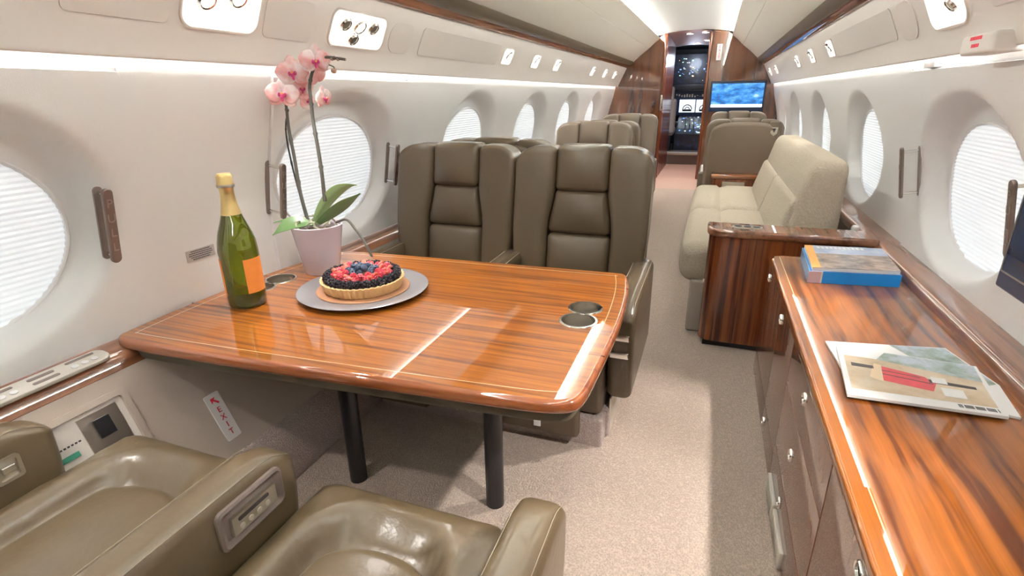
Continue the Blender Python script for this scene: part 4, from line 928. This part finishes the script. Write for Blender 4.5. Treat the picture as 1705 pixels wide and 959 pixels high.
b = MB(); seg = 220; prof = [(0.0001, 0.0), (0.112, 0.0), (0.116, 0.004), (0.124, 0.030), (0.126, 0.033), (0.122, 0.0345), (0.116, 0.031), (0.114, 0.022), (0.0001, 0.022)]
vs = []
for i in range(seg):
    a = 2*PI*i/seg; fl = 1+0.018*math.cos(a*44)
    for r, z in prof: rr = r*(fl if r > 0.1 else 1); vs.append(Vector((rr*math.cos(a), rr*math.sin(a), z+(0.0015*math.cos(a*44+1) if z > 0.03 else 0))))
n = len(prof); b.add(vs, [(i*n+k, ((i+1) % seg)*n+k, ((i+1) % seg)*n+k+1, i*n+k+1) for i in range(seg) for k in range(n-1)]); b.build('crust', 'crust', tart)
b = MB(); b.lathe([(0.0001, 0.029), (0.09, 0.028), (0.1145, 0.025)], (0,0,0), 48); b.build('custard', 'custard', tart)
def drupe_mesh(r, bumps, m, nm, sc=(1,1,1)):
    b = MB(); N = 26 if r > 0.01 else 20
    for i in range(N):
        ph = math.acos(1-2*(i+0.5)/N); th = PI*(1+5**0.5)*i
        b.ico((r*0.78*math.cos(th)*math.sin(ph)*sc[0], r*0.78*math.sin(th)*math.sin(ph)*sc[1], r*0.78*math.cos(ph)*sc[2]), r*bumps, 1)
    return b.build(nm, m, tart)
protos = {'blackberry': drupe_mesh(0.0125, 0.36, 'blackb', 'blackberry', (1, 1, 0.95)), 'raspberry': drupe_mesh(0.0105, 0.36, 'rasp', 'raspberry', (1, 1, 1.1))}
b = MB(); b.lathe([(0.0001, -0.009), (0.006, -0.0075), (0.009, -0.002), (0.0088, 0.004), (0.006, 0.0082), (0.0035, 0.0085), (0.0022, 0.0065), (0.0001, 0.006)], (0,0,0), 20); protos['blueberry'] = b.build('blueberry', 'blueb', tart)
b = MB(); b.rbox((-0.012, -0.0045, -0.016), (0.012, 0.0045, 0.016), 0.0044, 4, deform=lambda p, u: Vector((p.x*(1-0.55*(u.z*0.5+0.5)), p.y, p.z))); protos['strawberry_slice'] = b.build('strawberry_slice', 'straw', tart)
used = set(); random.seed(21)
def put(kind, x, y, z, rot, s=1.0):
    p = protos[kind]
    if kind in used: o = p.copy(); COL.objects.link(o); o.parent = tart
    else: o = p; used.add(kind)
    o.location = (x, y, z); o.rotation_euler = rot; o.scale = (s, s, s); return o
for i in range(29):
    a = 2*PI*i/29; put('blackberry', 0.104*math.cos(a), 0.104*math.sin(a), 0.040, (random.uniform(-.4, .4), random.uniform(-.4, .4), a), random.uniform(1.05, 1.25))
for i in range(17):
    r = 0.042*math.sqrt((i+0.4)/17); a = i*2.4; put('blueberry', -0.010+r*math.cos(a)*1.1, 0.010+r*math.sin(a), 0.050+0.010*(i < 6), (random.uniform(-.5, .5), random.uniform(-.5, .5), 0), random.uniform(1.05, 1.3))
for i in range(22):
    a = 2*PI*i/22+0.1; r = 0.082 if i % 2 else 0.070; put('raspberry', r*math.cos(a), r*math.sin(a), 0.044+(0.006 if i % 3 == 0 else 0), (random.uniform(-.8, .8), random.uniform(-.8, .8), a), random.uniform(1.05, 1.3))
for i in range(18):
    a = 2*PI*i/18; r = 0.060 if i % 2 else 0.078; put('strawberry_slice', r*math.cos(a), r*math.sin(a), 0.050, (PI/2-0.5, 0.2, a+PI/2+random.uniform(-.3, .3)), random.uniform(0.95, 1.1))
for i in range(7):
    a = 2*PI*i/7+0.3; put('raspberry', 0.050*math.cos(a), 0.050*math.sin(a), 0.050, (random.uniform(-.8, .8), random.uniform(-.8, .8), a), 1.0)
# ------------------------------------------------------------------ books and magazines on the counter
def quad_prism(pts, z0, z1): b = MB(); return b.prism([tuple(p) for p in pts], z0, z1)
bk = thing('boxed_book', 'thick bright blue book, lower of the two stacked books', 'book', (0, 0, 0))
Q = [(0.682, 1.925), (0.955, 1.962), (0.972, 2.26), (0.700, 2.235)]
Z0 = CZ+0.0005; Z1 = Z0+0.040
quad_prism(Q, Z0, Z1).build('cover', 'blue', bk, smooth=False)
quad_prism([(0.6805, 1.9245), (0.7185, 1.9295), (0.7183, 1.932), (0.6803, 1.927)], Z0+0.0005, Z1+0.0004).build('pink_patch', 'pink', bk, smooth=False)
quad_prism([(0.7185, 1.9293), (0.7235, 1.930), (0.7233, 1.9325), (0.7183, 1.932)], Z0+0.0005, Z1+0.0004).build('white_stripe', 'white', bk, smooth=False)
quad_prism([(0.6808, 1.928), (0.684, 1.928), (0.7015, 2.233), (0.6985, 2.233)], Z0+0.0005, Z1+0.0006).build('spine', 'paleblue', bk, smooth=False)
tb = thing('paperback_book', 'photo-covered book with orange spine strip on top of the blue book', 'book', (0, 0, 0))
Q2 = [(0.690, 1.932), (0.950, 1.968), (0.966, 2.255), (0.705, 2.228)]; Z2 = Z1+0.0006; Z3 = Z2+0.013
quad_prism(Q2, Z2, Z3-0.0008).build('pages', 'pages', tb, smooth=False)
def bil(Q, u, v): a, b_, c, d = [Vector(q) for q in Q]; return tuple((a*(1-u)+b_*u)*(1-v)+(d*(1-u)+c*u)*v)
quad_prism([bil(Q2, 0.10, -0.003), bil(Q2, 1.003, -0.003), bil(Q2, 1.003, 0.62), bil(Q2, 0.10, 0.62)], Z3-0.0008, Z3).build('cover_picture', 'coverpic', tb, smooth=False)
quad_prism([bil(Q2, 0.10, 0.62), bil(Q2, 1.003, 0.62), bil(Q2, 1.003, 1.003), bil(Q2, 0.10, 1.003)], Z3-0.0008, Z3).build('sky_picture', 'skypic', tb, smooth=False)
quad_prism([bil(Q2, -0.004, -0.003), bil(Q2, 0.10, -0.003), bil(Q2, 0.10, 1.003), bil(Q2, -0.004, 1.003)], Z3-0.0008, Z3).build('orange_strip', 'orange', tb, smooth=False)
b = MB(); random.seed(4)
for i in range(11):
    u = 0.15+0.035*i*1.6; 
    if u < 0.75: q0 = bil(Q2, u, 0.86); q1 = bil(Q2, u+0.035, 0.95); b.box((q0[0], q0[1], Z3), (q1[0], q1[1], Z3+0.0004))
b.build('title_letters', 'white', tb, smooth=False)
lm = thing('magazine', 'white-edged magazine lying underneath the larger magazine', 'magazine', (0, 0, 0))
Q3 = [(0.668, 1.22), (0.950, 1.165), (0.967, 1.300), (0.925, 1.475), (0.655, 1.428)]
quad_prism(Q3, CZ+0.0004, CZ+0.0054).build('pages', 'pages', lm, smooth=False)
quad_prism([(0.90, 1.26), (0.962, 1.302), (0.923, 1.47), (0.80, 1.452)], CZ+0.0054, CZ+0.0058).build('cover_picture', 'magsky', lm, smooth=False)
um = thing('magazine', 'open-faced magazine showing red rolled towels in a wooden tray', 'magazine', (0, 0, 0))
Q4 = [(0.649, 1.142), (0.923, 1.148), (0.949, 1.370), (0.672, 1.392)]; ZA = CZ+0.0062; ZB = ZA+0.0062
quad_prism(Q4, ZA, ZB).build('pages', 'pages', um, smooth=False)
def patch(pts, z, m, nm): quad_prism([bil(Q4, u, v) for u, v in pts], ZB, ZB+0.0002+z*0.00012).build(nm, m, um, smooth=False)
patch([(0.04, 0.13), (0.965, 0.13), (0.965, 0.80), (0.04, 0.80)], 0, 'magpic', 'photo_print')
patch([(0.28, 0.80), (0.97, 0.62), (0.98, 0.99), (0.36, 0.99)], 1, 'magsky', 'landscape_print')
patch([(0.28, 0.36), (0.60, 0.28), (0.64, 0.44), (0.58, 0.56), (0.30, 0.66)], 1, 'towel', 'towel_print')
patch([(0.29, 0.49), (0.62, 0.42), (0.62, 0.435), (0.29, 0.505)], 2, 'ink', 'towel_fold'); patch([(0.29, 0.565), (0.55, 0.52), (0.55, 0.53), (0.29, 0.58)], 2, 'ink', 'towel_fold')
patch([(0.19, 0.40), (0.28, 0.34), (0.30, 0.68), (0.25, 0.70)], 2, 'beige', 'tray_print')
patch([(0.08, 0.58), (0.24, 0.58), (0.24, 0.64), (0.08, 0.65)], 2, 'ink', 'tray_shadow_print'); patch([(0.60, 0.45), (0.90, 0.44), (0.90, 0.49), (0.60, 0.52)], 2, 'ink', 'frame_print')
patch([(0.66, 0.22), (0.80, 0.22), (0.80, 0.38), (0.66, 0.38)], 3, 'pages', 'card_print'); patch([(0.62, 0.46), (0.72, 0.46), (0.72, 0.58), (0.62, 0.58)], 3, 'pages', 'card_print')
b = MB()
for i in range(26):
    if i % 7 != 3: p = bil(Q4, 0.72+0.0095*i, 0.05); b.box((p[0], p[1], ZB), (p[0]+0.0016, p[1]+0.012, ZB+0.0004))
b.build('barcode_bars', 'ink', um, smooth=False)
# ------------------------------------------------------------------ wall monitor at the right edge
mo = thing('wall_monitor', 'dark blue wall monitor cut off by the right edge of the photo', 'monitor', (0.905, 1.00, 0.90))
b = MB(); b.rbox((-0.008, -0.30, -0.155), (0.010, 0.287, 0.20), 0.006, 2); b.build('housing', 'navy', mo)
b = MB(); b.box((-0.0095, -0.285, -0.085), (-0.0075, 0.272, 0.185)); b.build('screen', 'screen', mo, smooth=False)
b = MB()
for z0_, z1_ in ((-0.122, -0.119),): b.box((-0.0092, -0.285, z0_), (-0.0078, 0.278, z1_))
b.box((-0.0092, 0.275, -0.122), (-0.0078, 0.278, 0.19)); b.build('silver_edge', 'nickel', mo, smooth=False)
b = MB(); b.rbox((0.0, -0.06, -0.06), (0.172, 0.02, 0.03), 0.01, 2); b.build('wall_bracket', 'dark', mo)
# ------------------------------------------------------------------ map screen and sign on the bulkhead
sc_ = thing('map_screen', 'lit blue map screen on the right bulkhead', 'screen', (0.575, 7.74, 1.07))
b = MB(); b.rbox((-0.325, -0.02, -0.185), (0.325, 0.055, 0.185), 0.01, 2); b.build('frame', 'navy', sc_)
b = MB(); b.box((-0.305, -0.0215, -0.13), (0.305, -0.019, 0.155)); b.build('display', 'screenpic', sc_, smooth=False)
b = MB(); b.box((-0.305, -0.0222, -0.13), (0.305, -0.0212, -0.095)); b.build('caption_band', 'dispw', sc_, smooth=False)
es = thing('exit_sign', 'small upright white exit sign high on the right bulkhead', 'sign', (0.305, 7.79, 1.60))
b = MB(); b.rbox((-0.032, -0.008, -0.095), (0.032, 0.004, 0.095), 0.006, 2); b.build('plate', 'white', es)
for i, ch in enumerate('EXIT'): text_mesh(ch, 0.045, Matrix(((1,0,0,0),(0,0,-1,-0.0085),(0,1,0,0.062-0.041*i),(0,0,0,1))), 'red', 'red_letter', es)
hd = thing('door_latch', 'silver latch on the entry door edge left of the doorway', 'latch', (-0.36, 7.77, 1.0))
b = MB(); b.rbox((-0.012, -0.012, -0.10), (0.012, 0.005, 0.10), 0.005, 2); b.build('plate', 'chrome', hd)
b = MB(); b.tube([(0.022, -0.01, -0.06), (0.022, -0.035, -0.05), (0.022, -0.035, 0.05), (0.022, -0.01, 0.06)], 0.006, 8); b.build('pull', 'chrome', hd)
# entry downlights
for i, (x, y, lab) in enumerate(((-0.10, 8.15, 'first round downlight in the entry ceiling, left'), (0.12, 8.0, 'round downlight in the entry ceiling nearest the right panel'), (0.13, 8.9, 'second round downlight in the entry ceiling, right'), (-0.02, 9.3, 'farthest round downlight in the entry ceiling'))):
    zc_ = 1.835+0.04*(1-((x+0.075)/0.375)**2)-0.05*(y-7.84)/1.66
    r_ = thing('downlight', lab, 'ceiling light', (x, y, zc_))
    b = MB(); b.lathe([(0.055, -0.002), (0.052, -0.008), (0.040, -0.009), (0.038, -0.004)], (0,0,0), 24); b.build('trim_ring', 'chrome', r_)
    b = MB(); b.lathe([(0.0001, -0.006), (0.039, -0.006)], (0,0,0), 24); b.build('lens', 'bulb', r_)
    spot('downlight_light', (x, y, zc_-0.03), (x-0.02, y-0.9, 0), 9, 1.9, (1, 0.85, 0.76), 0.03)
# ------------------------------------------------------------------ cockpit seen through the doorway
YC = 11.0
def CP(px, py, dy=0): return W(px, py, y=YC+dy)
def cbox(b, x0, y0, x1, y1, d0, d1):
    a = CP(x0, y0); c = CP(x1, y1); b.box((min(a.x, c.x), YC+d0, min(a.z, c.z)), (max(a.x, c.x), YC+d1, max(a.z, c.z)))
ov = thing('overhead_panel', 'dark cockpit overhead panel with small blue lights', 'instrument panel', (0, 0, 0))
b = MB(); cbox(b, 1100, 92, 1200, 141, 0, 0.3); b.build('panel', 'cockpit', ov, smooth=False)
random.seed(8)
for m, N in (('dispb', 16), ('dispg', 6), ('dispw', 8), ('disporange', 3)):
    b = MB()
    for i in range(N):
        x = random.uniform(1126, 1178); y = random.uniform(97, 138) if m != 'dispb' else random.uniform(112, 124)
        s_ = random.uniform(0.5, 1.4); cbox(b, x, y, x+s_*2, y+s_, -0.01, 0.0)
    b.build({'dispb': 'blue_lamp', 'dispg': 'green_lamp', 'dispw': 'white_lamp', 'disporange': 'orange_lamp'}[m], m, ov, smooth=False)
gs = thing('glareshield', 'black cockpit glareshield under the overhead panel', 'glareshield', (0, 0, 0))
b = MB(); a, c = CP(1095, 152), CP(1205, 143); b.rbox((a.x, YC-0.15, a.z), (c.x, YC+0.4, c.z+0.04), 0.02, 3); b.build('hood', 'black', gs)
b = MB(); cbox(b, 1100, 141, 1200, 156, 0.1, 0.4); b.build('back', 'dark', gs, smooth=False)
ip = thing('instrument_panel', 'cockpit instrument panel with two lit white displays', 'instrument panel', (0, 0, 0))
b = MB(); cbox(b, 1095, 153, 1205, 192, 0.02, 0.2); b.build('panel', 'navy', ip, smooth=False)
for (x0, x1) in ((1132, 1156), (1160, 1184)):
    b = MB(); cbox(b, x0, 166, x1, 187, 0.005, 0.02); d = b.build('display', 'dispw', ip, smooth=False)
    ce = CP((x0+x1)/2, 182); T = Matrix(((1,0,0,ce.x),(0,0,1,YC+0.002),(0,1,0,ce.z),(0,0,0,1)))
    for r0, r1 in ((0.070, 0.088), (0.030, 0.045)):
        b = MB(); vs = []; N = 20
        for i in range(N+1):
            t = PI*i/N; vs += [T @ Vector((r0*math.cos(t), r0*math.sin(t), 0)), T @ Vector((r1*math.cos(t), r1*math.sin(t), 0))]
        b.add(vs, [(2*i, 2*i+1, 2*i+3, 2*i+2) for i in range(N)]); b.build('dial_arc', 'ink', d, smooth=False)
    b = MB(); cbox(b, x0+4, 182, x1-5, 185.5, -0.002, 0.006); b.build('text_block', 'ink', d, smooth=False)
b = MB()
for i in range(12): cbox(b, 1126+4.3*i, 158+random.uniform(-1.5, 2), 1128+4.3*i, 160+random.uniform(-1, 2), 0.0, 0.02)
b.build('small_knobs', 'satin', ip, smooth=False)
pd = thing('center_pedestal', 'cockpit centre pedestal with bluish screens and levers', 'console', (0, 0, 0))
a, c = CP(1126, 247), CP(1180, 196)
b = MB(); b.add([(a.x, YC-0.9, 0.17), (c.x, YC-0.9, 0.17), (c.x, YC-0.9, 0.44), (a.x, YC-0.9, 0.44), (a.x, YC+0.02, 0.17), (c.x, YC+0.02, 0.17), (c.x, YC+0.02, c.z+0.04), (a.x, YC+0.02, c.z+0.04)], [(0,1,2,3), (3,2,6,7), (0,3,7,4), (1,5,6,2), (4,7,6,5), (0,4,5,1)]); b.build('housing', 'cockpit', pd, smooth=False)
random.seed(12)
for m, N in (('dispb', 12), ('dispw', 7), ('dispg', 4)):
    b = MB()
    for i in range(N):
        t = random.uniform(0.05, 0.9); x = random.uniform(a.x+0.05, c.x-0.05); y = YC-0.9+0.92*t; z = 0.44+(c.z+0.04-0.44)*t; b.box((x, y, z-0.005), (x+random.uniform(0.01, 0.05), y+0.03, z+0.012))
    b.build({'dispb': 'blue_lamp', 'dispg': 'green_lamp', 'dispw': 'white_lamp'}[m], m, pd, smooth=False)
for x in (a.x+0.15, a.x+0.22, a.x+0.29):
    b = MB(); b.tube([(x, YC-0.45, 0.55), (x, YC-0.50, 0.68)], 0.012, 8).ico((x, YC-0.50, 0.69), 0.022); b.build('lever', 'satin', pd)
ps = thing('pilot_seat', 'grey pilot seat with headrest on the left of the cockpit', 'seat', (-0.50, 10.1, 0.17))
b = MB(); b.rbox((-0.22, -0.20, 0.25), (0.20, 0.25, 0.40), 0.05, 5); b.build('seat_cushion', 'bezel', ps)
b = MB(); b.rbox((-0.22, -0.28, 0.30), (0.21, -0.16, 0.86), 0.05, 6); b.build('backrest', 'fabric_g', ps)
b = MB(); b.rbox((-0.02, -0.27, 0.84), (0.16, -0.18, 1.05), 0.035, 5); b.build('headrest', 'fabric_g', ps)
b = MB(); b.rbox((-0.15, -0.15, 0.0), (0.15, 0.15, 0.26), 0.02, 3); b.build('pedestal', 'dark', ps)
b = MB(); b.rbox((0.18, -0.20, 0.42), (0.25, 0.12, 0.48), 0.02, 3); b.build('armrest', 'dark', ps)
l = bpy.data.lights.new('cockpit_fill_light', 'POINT'); l.energy = 4; l.color = (0.7, 0.8, 1); l.shadow_soft_size = 0.1  # point light added as cockpit fill; no lamp body is modelled
o = bpy.data.objects.new('cockpit_fill_light', l); COL.objects.link(o); o.location = (-0.1, 10.3, 1.65)
